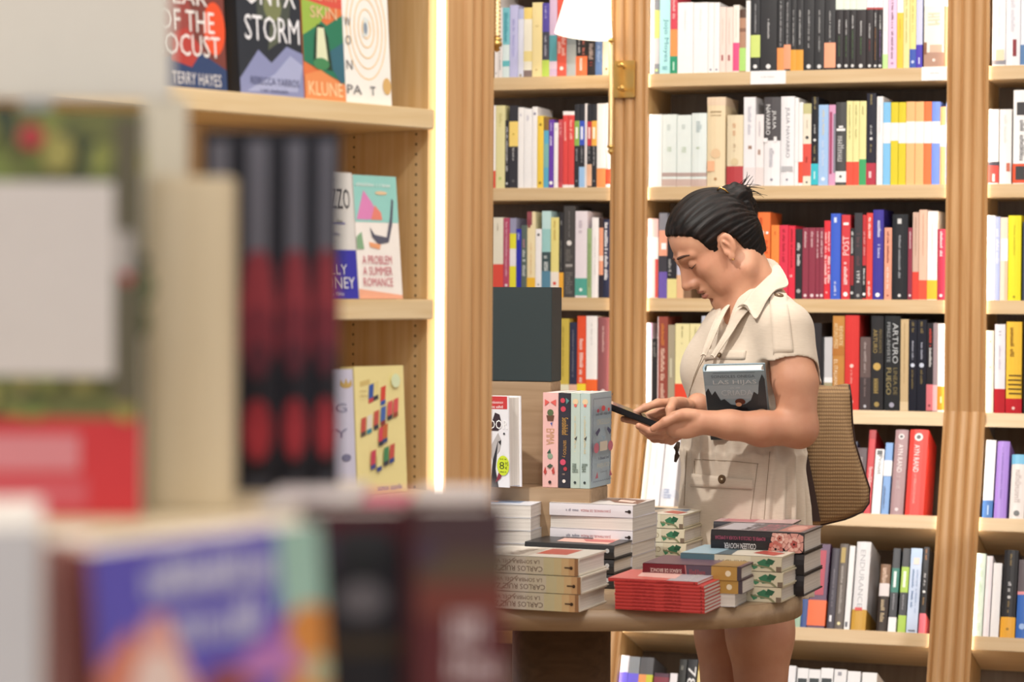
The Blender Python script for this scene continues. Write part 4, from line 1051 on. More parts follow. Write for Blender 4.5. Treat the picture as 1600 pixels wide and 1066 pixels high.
# 3 white paperbacks
sp3 = [('U', .26, .62, 'b05a60', 'JUAN MANUEL DE PRADA', .26, .5), ('t', .63, .8, '8a8a9a', .2, .5), ('r', .03, .09, '3a3030', .45, .55), ('o', .04, 0, '2a2222', .14)]
f3 = [('r', 0, 0, 1, 1, 'dedad8'), ('p', [(.2, 0), (.8, .05), (.95, .4), (.6, .45), (.3, .3)], '7a5a50'), ('p', [(.35, .1), (.6, .12), (.75, .35), (.5, .32)], 'e8d0c4'), ('p', [(.6, .35), (.9, .4), (.85, .7), (.5, .75)], '9a8a84')]
it = []
ol = ('lowest', 'second lowest', 'third lowest', 'third highest', 'second highest', 'topmost')
for k in range(6):
    it.append((.0262, 'dedbe0', sp3, dict(rev=(k == 4 or k == 2), rot=random.uniform(-1, 1), front=f3 if k == 5 else (), label='white paperback, %s in the tall stack left of centre%s' % (ol[k], ', photo cover' if k == 5 else ''))))
stack(988, 911, it, 21, 's3', h=.182, w=.16, group='white paperbacks in the tall stack')
# 3b more white paperbacks further left
f3b = [('r', 0, 0, 1, 1, 'dfe2ea'), ('p', [(.2, .1), (.8, .2), (.7, .8), (.3, .8)], '9ab0d0'), ('p', [(.3, .2), (.5, .2), (.6, .5), (.4, .5)], 'e0a880')]
it = [(.0262, 'dadade', (), dict(rev=True, rot=(0, 1.5, -2, 1, -1, 0)[k], front=f3b if k == 5 else (), label='off-white paperback, %s in the stack below the plinth at left' % ol[k])) for k in range(6)]
stack(829, 911, it, 14, 's3b', h=.17, w=.13, group='off-white paperbacks below the plinth')
sp4 = [('z', 0, 1, 'b9bccb', .02), ('t', .2, .8, '6a6a80', .4)]
it = [(.028, 'c3c7d2', sp4, dict(label='grey-blue book, bottom of the short stack at the left table edge')), (.028, 'e6e6e8', (), dict(rev=True, label='white book with page edges out, middle of the short left stack')), (.026, 'ebebee', (), dict(rev=True, label='white book with page edges out, top of the short left stack'))]
stack(818, 931, it, 14, 's3c', h=.15, w=.13, group='short stack at the left edge')
# 4 floral hardbacks (Hijas) behind
def hijas_spine():
    return [('r', 0, 1, 'd9d0b6', 0, 1), ('p', '3f7a5a', [(.2, .20), (.6, .24), (.85, .17), (.6, .10), (.25, .12)]), ('p', '2f5f46', [(.5, .16), (.9, .13), (.75, .06), (.45, .09)]), ('p', '4d8a66', [(.1, .27), (.4, .3), (.5, .25), (.25, .23)]), ('p', '8a8a6a', [(.0, .05), (.3, .1), (.5, .3), (.4, .3), (.2, .12), (0, .08)]), ('r', .0, .05, '7a6a5a', 0, .35), ('r', .3, .66, 'e4dfc8', .0, 1), ('U', .33, .62, 'a89878', 'CRIADA', .4, .5), ('r', .66, 1, '5d7c88', 0, 1), ('U', .68, .98, 'c8d4d4', 'SONSOLES ONEGA', .34, .4)]
fh = [('r', 0, 0, 1, 1, 'e6e0d0'), ('r', 0, .6, 1, 1, 'a8c8d8'), ('p', [(.0, .5), (.5, .55), (.9, .48), (1, .66), (0, .66)], '5d7078'), ('p', [(.1, .1), (.4, .05), (.6, .3), (.3, .35)], 'c05a50'), ('p', [(.5, .1), (.9, .15), (.8, .4)], '8a9ab0')]
it = [(.0290, 'd9d0b6', hijas_spine(), dict(hard=True, shift=((0, 0), (.0, 0), (-.004, 0), (-.008, .004))[k], front=fh if k == 3 else (), label='palm-patterned cream hardback, %s of the back stack beside the white paperbacks' % ('lowest', 'third from top', 'second from top', 'topmost')[k])) for k in range(4)]
stack(1072, 893, it, 21, 's4', h=.17, w=.155, group='palm-patterned hardbacks, back stack')
# 4b single dark flat books behind
it = [(.03, '3c3a40', (), dict(label='dark book flat at the back of the table, under another')), (.028, '34343a', (), dict(hard=True, label='dark hardback at the back of the table, third up')), (.028, 'd8b0ac', (), dict(label='pinkish book at the back of the table, fourth up')), (.008, 'c8a0a0', (), dict(label='thin rose book topping the back pile by the dress'))]
it = [(.027, '3c3a40', (), dict(label='dark book lowest in the back pile behind the rose-spined book')), (.027, 'd8d4d8', (), dict(label='white book second up in the back pile behind the rose-spined book')), (.027, '8a8088', (), dict(label='mauve-grey book third up in the back pile behind the rose-spined book')), (.024, '34343a', (), dict(hard=True, front=[('r', 0, 0, 1, 1, 'c8a8a8'), ('r', .1, .5, .9, .9, 'b8707a')], label='dark hardback with rose cover topping the back pile by the dress'))]
stack(1238, 897, it, 17, 's4b', h=.172, w=.10, group='pile at the back of the table')
# 5 black floral hardbacks right
flower = []
def rose(u, v, r, c1, c2):
    out = []
    for k in range(7):
        a = k*2*PI/7
        out.append(('p', c1, [(min(.97, max(.03, u+r*1.9*math.cos(a+x)*rr)), max(.004, v+r*.37*math.sin(a+x)*rr)) for x, rr in ((-.45, .5), (-.4, 1), (0, 1.12), (.4, 1), (.45, .5))]))
    for k in range(5):
        a = k*2*PI/5+.3
        out.append(('p', c2, [(min(.97, max(.03, u+r*1.2*math.cos(a+x)*rr)), max(.004, v+r*.24*math.sin(a+x)*rr)) for x, rr in ((-.6, .3), (-.5, .9), (0, 1.05), (.5, .9), (.6, .3))]))
    return out
sp5 = rose(.45, .10, .30, 'e0a298', 'c87a70')+rose(.45, .10, .17, 'f0c0b4', 'b85a54')+rose(.72, .25, .24, 'e8b4a6', 'd08a7c')+rose(.72, .25, .13, 'f4d0c4', 'c87a6a')+rose(.2, .29, .2, 'c87468', 'd89c90')+[('U', .5, .84, 'f2eef0', 'COLLEEN HOOVER', .27, .28), ('U', .40, .94, 'c05a78', 'ROMPER EL CIRCULO & VOLVER A EMPEZAR', .17, .66)]
f5 = [('r', 0, 0, 1, 1, '7a7478'), ('p', [(.05, .6), (.95, .62), (.9, .95), (.1, .95)], 'c8c4cc'), ('T', .1, .35, .9, .55, 'd88a98', 'HOOVER'), ('p', [(.05, .05), (.95, .05), (.9, .3), (.1, .3)], 'c88880'), ('e', .5, .17, .3, .09, 'e8b0a4'), ('t', .1, .62, .9, .7, '3a3438')]
it = [(.041, '29262a', sp5 if k == 2 else [('z', 0, 1, '29262a', .01)], dict(hard=True, front=f5 if k == 2 else (), label=('black hardback, %s of the thick stack at the right table end' % orders[3][k]) + (', rose spine' if k == 2 else ''))) for k in range(3)]
stack(1256, 933, it, 20, 's5', h=.19, w=.165, group='thick black hardbacks at the right')
# 6 palm hardbacks front right
it = [(.0285, 'd9d0b6', hijas_spine(), dict(hard=True, front=fh if k == 2 else (), shift=((0, 0), (.003, 0), (0, 0))[k], label='palm-patterned cream hardback, %s of the three before the rose-spined book' % orders[3][k])) for k in range(3)]
stack(1221, 942.5, it, 21, 's6', h=.203, w=.165, group='palm-patterned hardbacks, front right')
# 7 bronze trio
sp7 = [('r', 0, .04, '4a4048', 0, 1), ('r', .04, .30, 'b8904a', 0, 1), ('o', .13, 0, 'e8dcc0', .22), ('r', .30, .56, '5a4a58', 0, 1), ('r', .56, 1, '6a1c28', 0, 1), ('p', 'c87a78', [(0, .545), (1, .56), (1, .57), (0, .555)]), ('t', .33, .52, '9a4a50', .4, .5), ('U', .60, .92, 'e8d8d0', 'SUEÑOS DE BRONCE', .34, .5)]
it = [(.025, 'e4e2e6', (), dict(rev=True, shift=(-.012, 0), label='white-paged book lying lowest in the short pile right of the red books')),
      (.025, '5a4048', sp7, dict(shift=(.002, 0), label='gold and burgundy book in the middle of the short right pile')),
      (.026, '5a4048', sp7, dict(hard=True, front=[('r', 0, 0, 1, 1, '6a5060'), ('r', 0, .04, 1, .3, 'a07c44')], label='burgundy and gold hardback atop the short right pile'))]
stack(1158, 950, it, 19, 's7', h=.194, w=.15, group='short pile right of the red books')
# 8 nine thin red books
sp8 = [('t', .26, .45, '7a1c20', .35, .5), ('t', .55, .8, 'a83038', .4), ('o', .035, 0, '3a1c1c', .2)]
f8 = [('r', 0, 0, 1, .35, 'b8b4bc'), ('r', 0, .35, 1, 1, 'd86a64'), ('p', [(.2, .3), (.8, .35), (.7, .8), (.3, .75)], 'f0c0b8'), ('t', .1, .10, .9, .22, 'f0eef0')]
ol9 = ('lowest', 'second lowest', 'third lowest', 'fourth lowest', 'middle', 'fourth highest', 'third highest', 'second highest', 'topmost')
it = [(.0062, 'c4403f', sp8, dict(front=f8 if k == 8 else (), shift=((0, 0), (.0, 0), (0, .0), (0, 0), (-.001, 0), (0, 0), (-.001, .0), (-.002, 0), (-.014, 0))[k], label='thin red book, %s of the nine at the front table edge' % ol9[k])) for k in range(9)]
stack(1101, 960, it, 20, 's8', h=.175, w=.15, group='thin red books at the front edge')
# ------------------------------------------------------------------ blurred foreground display
def block(name, x0, x1, y0, y1, Y, dep, mat, label, cat, yaw=0, group=None):
    """an upright slab whose front face fills the pixel rectangle at distance Y"""
    a = atY(x0, y1, Y); b = atY(x1, y0, Y)
    c, s = math.cos(math.radians(yaw)), math.sin(math.radians(yaw))
    r = empty(name, frame(V((a.x, Y, a.z)), V((c, s, 0)), V((-s, c, 0)), ZU), label, cat, group)
    mb = MB(); mb.box((0, 0, 0), ((b.x-a.x)/c, dep, b.z-a.z), mat, bev=.0015); mb.build('panel', r)
    return r
# shelf tiers the near books stand on
Zf1 = atY(300, 1330, 1.0).z   # lower row stands here
Zf2 = atY(200, 800, 1.45).z
OAKF = wood('oak_front', 'dccdb0', 'd0bf9f', axis='Z')
r = empty('display_stand', V((-.45, 0, 0)), 'blurred oak display stand at left carrying the nearest books', 'display stand')
mb = MB(); mb.box((.02, .98, Zf1-.02), (.47, 1.36, Zf1), OAKF, bev=.002); mb.build('lower_shelf', r)
mb = MB(); mb.box((.02, 1.362, Zf2-.02), (.43, 1.62, Zf2), OAKF, bev=.002); mb.build('upper_shelf', r)
mb = MB(); mb.box((.02, 1.362, 0), (.33, 1.38, Zf2-.021), OAKF); mb.build('riser_panel', r)
a = atY(232, 275, 1.455); b = atY(364, 780, 1.455)
mb = MB(); mb.box((.45+a.x, 1.455, Zf2), (.45+b.x, 1.473, a.z), OAKF, bev=.002); mb.build('upright_board', r)
# rear ledge under the black books
Zf3 = atY(440, 775, 1.66).z
mb = MB(); mb.box((.20, 1.63, Zf3-.02), (.345, 1.80, Zf3), OAKF, bev=.001); mb.build('rear_ledge', r)
mb = MB(); mb.box((.24, 1.64, 0), (.30, 1.66, Zf3-.021), OAKF); mb.build('rear_leg', r)
GRP = 'blurred books on the near display'
def fbook(x0, x1, ytop, Y, zb, t, col, spine, front, label, mode='cover', yaw=0, roll=0, hard=False, w=None, pitch=0):
    zt = atY((x0+x1)/2, ytop, Y).z; h = zt-zb
    if mode == 'spine': yaw = 4.2 if 300 < x0 < 540 else math.degrees(math.atan((800-x1)/FPX))
    c, s = math.cos(math.radians(yaw)), math.sin(math.radians(yaw))
    W = (x1-x0)/FPX*Y/c*.995
    p = atY(x0, 500, Y); p.z = zb+.0005
    ux = V((c, s, 0)); uy = V((-s, c, 0))
    if mode == 'cover':     # front cover faces the camera
        M = frame(p, -uy, ux, ZU)@Matrix.Rotation(math.radians(roll), 4, 'X')@Matrix.Rotation(math.radians(-pitch), 4, 'Y')@Matrix.Translation(V((-t, 0, 0)))
        return make_book('book', M, t, h, W, col, spine, front, hard=hard, label=label, group=GRP)
    M = frame(p, ux, uy, ZU)@Matrix.Rotation(math.radians(roll), 4, 'Y')
    return make_book('book', M, W, h, w or .13, col, spine, front, hard=hard, label=label, group=GRP)
# green garden book with white label, red foot
gr = [('r', 0, 0, 1, 1, '6f7345'), ('r', 0, 0, 1, .24, 'cf3a40'), ('r', 0, .02, .7, .09, 'd2606a'), ('r', 0, .11, .66, .2, 'd98a92')]
rg = random.Random(3)
for i in range(60):
    u, v = rg.random(), .25+.72*rg.random()
    gr.append(('e', u, v, .05+.05*rg.random(), .02+.03*rg.random(), rg.choice(['8f9450', '5a6040', 'a09a58', '3f4a3c', '7d8a4a', 'b0aa62'])))
gr += [('r', .86, .28, 1, .98, '5f5a48'), ('e', .93, .62, .04, .05, 'b04048'), ('e', .40, .93, .07, .03, 'b03c44'), ('r', 0, .345, .86, .82, 'd2ccc9'), ('r', .86, .60, .97, .70, 'a8a29e')]
fbook(-60, 222, 172, 1.42, Zf2, .02, '6f7345', (), gr, 'blurred green garden-patterned book with white label and red foot', yaw=0)
cr = paint('e6dfcc', .8, 'cream_card')
a = atY(-70, 155, 1.50); b = atY(268, -80, 1.50)
r = empty('sign_card', V((a.x, 1.50, Zf2)), 'blurred plain cream sign card standing top left behind the green book', 'sign')
mb = MB(); mb.box((0, .0, a.z-Zf2), (b.x-a.x, .004, b.z-Zf2), paint('ddd9d0', .7, 'cream_card'), bev=.001); mb.build('card', r)
mb = MB(); mb.box((.04, .0005, 0), (.06, .0035, a.z-Zf2), metal('steel', 'b8b8b8', .4)); mb.build('stem', r)
fbook(222, 292, 152, 1.50, Zf2, .02, 'ddd6c4', (), (), 'blurred cream-edged book between the green book and the oak board', mode='spine', w=.08)
# three black and red books side by side, part of a fourth
def blk(x0, x1, lab):
    sp = [('r', .66, .97, '6c6c78', .22, .74)]
    for (zc, rz, rx_, c) in ((.60, .08, .36, '8e3440'), (.52, .12, .44, '96343f'), (.44, .09, .46, '7c2a38'), (.38, .05, .3, '5a2432'), (.19, .085, .36, 'a02c38'), (.17, .05, .24, 'b43440')):
        sp.append(('p', c, [(.5+rx_*math.cos(q*PI/8), zc+rz*math.sin(q*PI/8)) for q in range(16)]))
    sp.append(('r', .02, .06, '4a4a58', .2, .8))
    fbook(x0, x1, 205, 1.66-(531-x0)*.0003, Zf3, .02, '1c1c26', sp, (), lab, mode='spine', w=.12)
blk(316, 371, 'blurred black book with red motif, partly hidden by the oak board')
blk(371, 435, 'blurred black book with red motif, left of the visible three')
blk(435, 487, 'blurred black book with red motif, middle of the visible three')
blk(487, 531, 'blurred black book with red motif, right of the visible three')
# nearest row
fbook(-70, 62, 826, 1.0, Zf1, .03, 'd6d6da', (), (), 'blurred plain white book at the bottom left corner', mode='spine', w=.14)
F2 = [('r', 0, 0, 1, 1, '675ec6'), ('p', [(0, 0), (.4, 0), (.34, .5), (.22, .62), (.14, .7), (0, .56)], 'e08a72'), ('p', [(.05, 0), (.5, 0), (.42, .45), (.30, .74), (.22, .74), (.12, .45)], 'f0b0a4'), ('e', .25, .48, .1, .13, 'f6dcd4'),
      ('r', .80, .50, 1, 1, 'a8cfc2'), ('p', [(.72, .60), (.84, .70), (.84, .5), (.7, .45), (.6, .52)], '9a66c4'), ('p', [(.78, .3), (1, .3), (1, .68), (.9, .70), (.82, .64)], 'e0944a'), ('p', [(.5, .45), (.9, .45), (.82, .58), (.66, .56)], 'c482c4'), ('p', [(.4, .4), (.7, .4), (.6, .5), (.5, .52)], '9a5050'),
      ('t', .22, .81, .78, .94, 'dcdcf4'), ('t', .22, .805, .78, .93, 'd0d0f0'), ('t', .34, .62, .78, .77, 'dcdcf4'), ('t', .34, .615, .78, .76, 'd0d0f0'), ('e', .95, .44, .05, .06, 'c8cca8')]
h2 = []
M = None
p = atY(168, 500, 1.04); p.z = Zf1+.0005
c, s = math.cos(math.radians(33)), math.sin(math.radians(33))
zt = atY(136, 862, 1.04).z
W2 = .112
Mx = frame(p, V((s, -c, 0)), V((c, s, 0)), ZU)@Matrix.Rotation(math.radians(4), 4, 'X')@Matrix.Translation(V((-.03, 0, 0)))
make_book('book', Mx, .03, zt-Zf1, W2, 'a8645c', [('r', 0, 1, '9a5a54', 0, 1)], F2, label='blurred violet and salmon book with large pale title, nearest at bottom left', group=GRP)
fbook(68, 142, 850, 1.06, Zf1, .03, 'd09c92', [('r', 0, .9, 'c48c84', .1, .5), ('r', 0, 1, 'e8a086', .62, 1)], (), 'blurred brick-coloured book between the white and violet ones', mode='spine', w=.05)
def band(x0, x1, y0, y1): pass
F3 = [('r', 0, 0, 1, 1, '14101a'), ('r', .0, .86, 1, 1, '4a1420'), ('e', .5, .88, .3, .05, '2a2a2e'), ('e', .48, .66, .22, .07, '68646a'), ('e', .5, .8, .2, .05, '16181a'), ('r', .1, .45, .9, .52, '3a2c18'), ('e', .1, .84, .14, .08, '3a3040')]
fbook(488, 655, 800, 1.16, Zf1, .05, '3a1018', (), F3, 'blurred black book with maroon top, nearest row centre', yaw=8, hard=True)
F4 = [('r', 0, 0, 1, 1, '5c2024'), ('r', 0, .82, 1, 1, '4a3438'), ('r', .0, .72, 1, .84, '5a4838'), ('r', .0, .6, 1, .73, '74382e'), ('t', .2, .50, .95, .62, 'd8c4c8'), ('t', .15, .38, .95, .48, 'd8c4c8'), ('e', .1, .84, .14, .05, '4a3848')]
fbook(655, 797, 795, 1.13, Zf1, .05, '4a2428', (), F4, 'blurred dark red book with pale lettering at the right of the nearest row', yaw=8, hard=True)
# flat books lying behind the nearest row (their pale tops and page edges)
q0 = atY(635, 790, 1.40); q0.z = Zf2+.0008
for xx, ww, dd, lb in ((552, .058, .006, 'blurred pale flat book behind the maroon-topped book'), (765, .046, .006, 'blurred pale flat book at the right behind the nearest row')):
    q1 = atY(xx, 790, 1.43); q1.z = Zf2+.0008
    make_book('book', frame(q1+V((0, .15, 0))-V((ww, 0, 0)), ZU, V((0, -1, 0)), V((1, 0, 0))), dd, ww, .13, 'cfc9cb', (), (), label=lb, group=GRP)
make_book('book', frame(q0, ZU, V((0, 1, 0)), V((-1, 0, 0))), .008, .028, .1, 'd8487a', (), (), label='blurred small magenta booklet lying behind the nearest row', group=GRP)
# ------------------------------------------------------------------ the room
def struct(name, mb):
    o = mb.build(name); o['kind'] = 'structure'; return o
FLOORM = wood('oak_floor', 'b99a74', 'a5865f', axis='Y', freq=4)
mb = MB(); mb.box((-5, -3, -.05), (6, 9.5, 0), FLOORM); struct('floor', mb)
WALLM = paint('e8e2d6', .8, 'wall_plaster', .03)
mb = MB(); mb.box((-3.2, DEP+.0125, 0), (3.2, DEP+.1, 3.0), WALLM)
o = struct('wall_back', mb); o.matrix_basis = MW
mb = MB(); mb.box((-3.2, -.02, ZTOP+.001), (3.2, DEP+.012, 3.0), OAKV); o = mb.build('trim_1'); o['kind'] = 'structure'; o.matrix_basis = MW
mb = MB(); mb.box((-5, -3, 3.0), (6, 9.5, 3.05), WALLM); struct('ceiling', mb)
mb = MB(); mb.box((-1.6, DU+.0125, 0), (.35, DU+.1, 3.0), WALLM); o = struct('wall_left', mb); o.matrix_basis = MLU
# ------------------------------------------------------------------ light
w = bpy.data.worlds.new('world'); sc.world = w; w.use_nodes = True
bg = w.node_tree.nodes['Background']; bg.inputs[0].default_value = (.97, .96, .98, 1); bg.inputs[1].default_value = .6
def area(loc, rot, size, e, col=(1, .955, .90), sy=None):
    l = bpy.data.lights.new('ceiling_fill_light', 'AREA'); l.energy = e; l.color = col; l.size = size
    if sy: l.shape = 'RECTANGLE'; l.size_y = sy
    o = bpy.data.objects.new('ceiling_fill_light', l); C.objects.link(o); o.location = loc; o.rotation_euler = rot; return o
def spot(loc, tgt, e, ang, blend=.6, r=.04, col=(1, .955, .90)):
    l = bpy.data.lights.new('spot_light', 'SPOT'); l.energy = e; l.color = col; l.spot_size = math.radians(ang); l.spot_blend = blend; l.shadow_soft_size = r
    o = bpy.data.objects.new('spot_light', l); C.objects.link(o); o.location = loc
    d = (V(tgt)-V(loc)); o.rotation_euler = d.to_track_quat('-Z', 'Y').to_euler(); return o
area((.3, 3.6, 2.97), (0, 0, 0), 2.2, 42, sy=3.0)
area((.6, 5.9, 2.97), (math.radians(0), 0, 0), 2.5, 16, sy=.7)
area((-.6, .3, 2.97), (0, 0, 0), 2.2, 48)  # soft fill added over the front to brighten the near display
spot((-.7, 4.0, 2.95), (.55, 5.3, 1.2), 150, 60)
spot((1.5, 4.3, 2.95), (1.1, 6.6, 1.2), 60, 75)
spot((.2, 4.6, 2.95), (.2, 6.9, 1.5), 60, 75)
spot((.35, 2.6, 2.95), (-.3, 3.8, 1.4), 45, 60)
sc.view_settings.view_transform = 'Standard'; sc.view_settings.look = 'None'; sc.view_settings.exposure = .13; sc.view_settings.gamma = 1
sc.view_settings.use_curve_mapping = False
sc.cycles.max_bounces = 6 if hasattr(sc, 'cycles') else 6
# ------------------------------------------------------------------ signed-distance sculpting
def smin(a, b, k):
    if k <= 0: return np.minimum(a, b)
    h = np.maximum(k-np.abs(a-b), 0)/k
    return np.minimum(a, b)-h*h*k*.25
def smax(a, b, k): return -smin(-a, -b, k)
class Sculpt:
    """list of primitives blended into one continuous surface"""
    def __init__(s): s.p = []
    def put(s, op, k, fn, c, r): s.p.append((op, k, fn, np.array(c, float), r)); return s
    def cone(s, a, b, ra, rb, k=.01, op='u', flat=None):
        a = np.array(a, float); b = np.array(b, float); ab = b-a; L2 = max(ab.dot(ab), 1e-12)
        def fn(P):
            t = np.clip(((P-a)@ab)/L2, 0, 1)
            return np.linalg.norm(P-a-t[:, None]*ab, axis=1)-(ra+(rb-ra)*t)
        return s.put(op, k, fn, (a+b)/2, math.sqrt(L2)/2+max(ra, rb))
    def chain(s, pts, rs, k=.006, op='u'):
        for i in range(len(pts)-1): s.cone(pts[i], pts[i+1], rs[i], rs[i+1], k, op)
        return s
    def ell(s, c, r, ax=None, k=.01, op='u'):
        c = np.array(c, float); r = np.array(r, float)
        A = np.eye(3) if ax is None else np.array([list(v) for v in ax], float)   # rows = axes
        def fn(P):
            q = (P-c)@A.T
            k0 = np.linalg.norm(q/r, axis=1); k1 = np.linalg.norm(q/(r*r), axis=1)
            return np.where(k1 > 1e-9, k0*(k0-1)/np.maximum(k1, 1e-9), -r.min())
        return s.put(op, k, fn, c, r.max())
    def mesh(s, lo, hi, h, name, disp=None, B=12):
        lo = np.array(lo, float); hi = np.array(hi, float)
        n = np.ceil((hi-lo)/h/B).astype(int)*B
        F = np.full(tuple(n), 1.0, np.float32)
        ax = [np.arange(B)*h for _ in range(3)]
        G = np.stack(np.meshgrid(*ax, indexing='ij'), -1).reshape(-1, 3)
        half = (B-1)*h/2; br = half*math.sqrt(3)+.004
        def ev(P, c, rad):
            d = np.full(len(P), 9.0)
            for op, k, fn, pc, pr in s.p:
                if rad is not None and np.linalg.norm(pc-c)-pr > rad+k+.02: continue
                v = fn(P)
                if op == 'u': d = smin(d, v, k)
                elif op == 's': d = smax(d, -v, k)
                elif op == 'i': d = smax(d, v, k)
            return d
        # coarse pass on block centres
        nb = n//B
        cs = np.stack(np.meshgrid(*[np.arange(m) for m in nb], indexing='ij'), -1).reshape(-1, 3)
        cen = lo+cs*B*h+half
        cd = ev(cen, None, None)
        for ci, c, d0 in zip(cs, cen, cd):
            i, j, k = ci*B
            if abs(d0) > br+.03:
                F[i:i+B, j:j+B, k:k+B] = 1 if d0 > 0 else -1; continue
            P = G+(lo+ci*B*h)
            d = ev(P, c, br)
            if disp is not None: d = d+disp(P)
            F[i:i+B, j:j+B, k:k+B] = d.reshape(B, B, B)
        I = F < 0
        cnt = np.zeros(tuple(n-1), np.int8)
        for a in (0, 1):
            for b in (0, 1):
                for c in (0, 1): cnt += I[a:n[0]-1+a, b:n[1]-1+b, c:n[2]-1+c]
        act = np.argwhere((cnt > 0) & (cnt < 8))
        off = np.array([(a, b, c) for a in (0, 1) for b in (0, 1) for c in (0, 1)])
        vals = np.stack([F[act[:, 0]+o[0], act[:, 1]+o[1], act[:, 2]+o[2]] for o in off], 1).astype(float)
        acc = np.zeros((len(act), 3)); m = np.zeros(len(act))
        for a in range(8):
            for b in range(a+1, 8):
                if np.abs(off[a]-off[b]).sum() != 1: continue
                va, vb = vals[:, a], vals[:, b]; cr = (va < 0) != (vb < 0)
                t = np.where(cr, va/np.where(cr, va-vb, 1), 0)
                acc += np.where(cr[:, None], off[a]+t[:, None]*(off[b]-off[a]), 0); m += cr
        Vt = lo+(act+acc/m[:, None])*h
        idx = -np.ones(tuple(n-1), np.int32); idx[act[:, 0], act[:, 1], act[:, 2]] = np.arange(len(act))
        quads = []
        for axx in range(3):
            sl0 = [slice(None)]*3; sl1 = [slice(None)]*3
            sl0[axx] = slice(0, -1); sl1[axx] = slice(1, None)
            e = np.argwhere(I[tuple(sl0)] != I[tuple(sl1)])
            u, w_ = (axx+1) % 3, (axx+2) % 3
            ok = (e[:, u] > 0) & (e[:, w_] > 0) & (e[:, u] < n[u]-1) & (e[:, w_] < n[w_]-1)
            e = e[ok]
            ins = I[e[:, 0], e[:, 1], e[:, 2]]
            def g(du, dw):
                q = e.copy(); q[:, u] += du; q[:, w_] += dw; return idx[q[:, 0], q[:, 1], q[:, 2]]
            Q = np.stack([g(-1, -1), g(0, -1), g(0, 0), g(-1, 0)], 1)
            Q[~ins] = Q[~ins][:, ::-1]
            quads.append(Q)
        Q = np.concatenate(quads); Q = Q[(Q >= 0).all(1)]
        me = bpy.data.meshes.new(name)
        me.vertices.add(len(Vt)); me.vertices.foreach_set('co', Vt.astype(np.float32).ravel())
        me.loops.add(len(Q)*4); me.loops.foreach_set('vertex_index', Q.astype(np.int32).ravel())
        me.polygons.add(len(Q)); me.polygons.foreach_set('loop_start', np.arange(len(Q), dtype=np.int32)*4)
        me.polygons.foreach_set('use_smooth', np.ones(len(Q), bool))
        me.update(calc_edges=True); me.validate()
        return me
def obj_from(me, name, mat, parent=None, M=None):
    me.materials.append(mat)
    if M is not None: me.transform(M.inverted())
    o = bpy.data.objects.new(name, me); C.objects.link(o)
    if M is not None: o.matrix_basis = M
    if parent: o.parent = parent
    return o
YW = 5.4
def Q(px, py, dy=0): return atY(px, py, YW+dy)
K = YW/FPX
# ---- materials
def skin_mat():
    m, nt, b = newmat('skin')
    tc = N(nt, 'ShaderNodeTexCoord'); no = N(nt, 'ShaderNodeTexNoise', Scale=14.0, Detail=4.0)
    nt.links.new(tc.outputs['Object'], no.inputs['Vector'])
    cr = N(nt, 'ShaderNodeValToRGB'); cr.color_ramp.elements[0].position = .35; cr.color_ramp.elements[1].position = .7
    cr.color_ramp.elements[0].color = lin('bd866a'); cr.color_ramp.elements[1].color = lin('cb987a')
    nt.links.new(no.outputs['Fac'], cr.inputs[0]); nt.links.new(cr.outputs[0], b.inputs['Base Color'])
    b.inputs['Roughness'].default_value = .5; b.inputs['Subsurface Weight'].default_value = .12
    b.inputs['Subsurface Radius'].default_value = (1, .35, .2); b.inputs['Subsurface Scale'].default_value = .008
    n2 = N(nt, 'ShaderNodeTexNoise', Scale=240.0); bp = N(nt, 'ShaderNodeBump', Strength=.12, Distance=.001)
    nt.links.new(tc.outputs['Object'], n2.inputs['Vector']); nt.links.new(n2.outputs['Fac'], bp.inputs['Height']); nt.links.new(bp.outputs[0], b.inputs['Normal'])
    return m
SKIN = skin_mat()
def linen_mat():
    m, nt, b = newmat('beige_linen')
    tc = N(nt, 'ShaderNodeTexCoord')
    no = N(nt, 'ShaderNodeTexNoise', Scale=7.0, Detail=5.0); nt.links.new(tc.outputs['Object'], no.inputs['Vector'])
    mp = N(nt, 'ShaderNodeMapping'); mp.inputs['Scale'].default_value = (60, 60, 900); nt.links.new(tc.outputs['Object'], mp.inputs['Vector'])
    wv = N(nt, 'ShaderNodeTexNoise', Scale=1.0, Detail=2.0); nt.links.new(mp.outputs[0], wv.inputs['Vector'])
    mx = N(nt, 'ShaderNodeMix', data_type='RGBA'); mx.inputs[6].default_value = lin('d6c8b7'); mx.inputs[7].default_value = lin('c5b6a3')
    nt.links.new(wv.outputs['Fac'], mx.inputs[0]); nt.links.new(mx.outputs[2], b.inputs['Base Color'])
    bp = N(nt, 'ShaderNodeBump', Strength=.45, Distance=.012); bp2 = N(nt, 'ShaderNodeBump', Strength=.15, Distance=.001)
    nt.links.new(no.outputs['Fac'], bp.inputs['Height']); nt.links.new(wv.outputs['Fac'], bp2.inputs['Height'])
    nt.links.new(bp.outputs[0], bp2.inputs['Normal']); nt.links.new(bp2.outputs[0], b.inputs['Normal'])
    b.inputs['Roughness'].default_value = .85; b.inputs['Sheen Weight'].default_value = .15
    return m
LINEN = linen_mat()
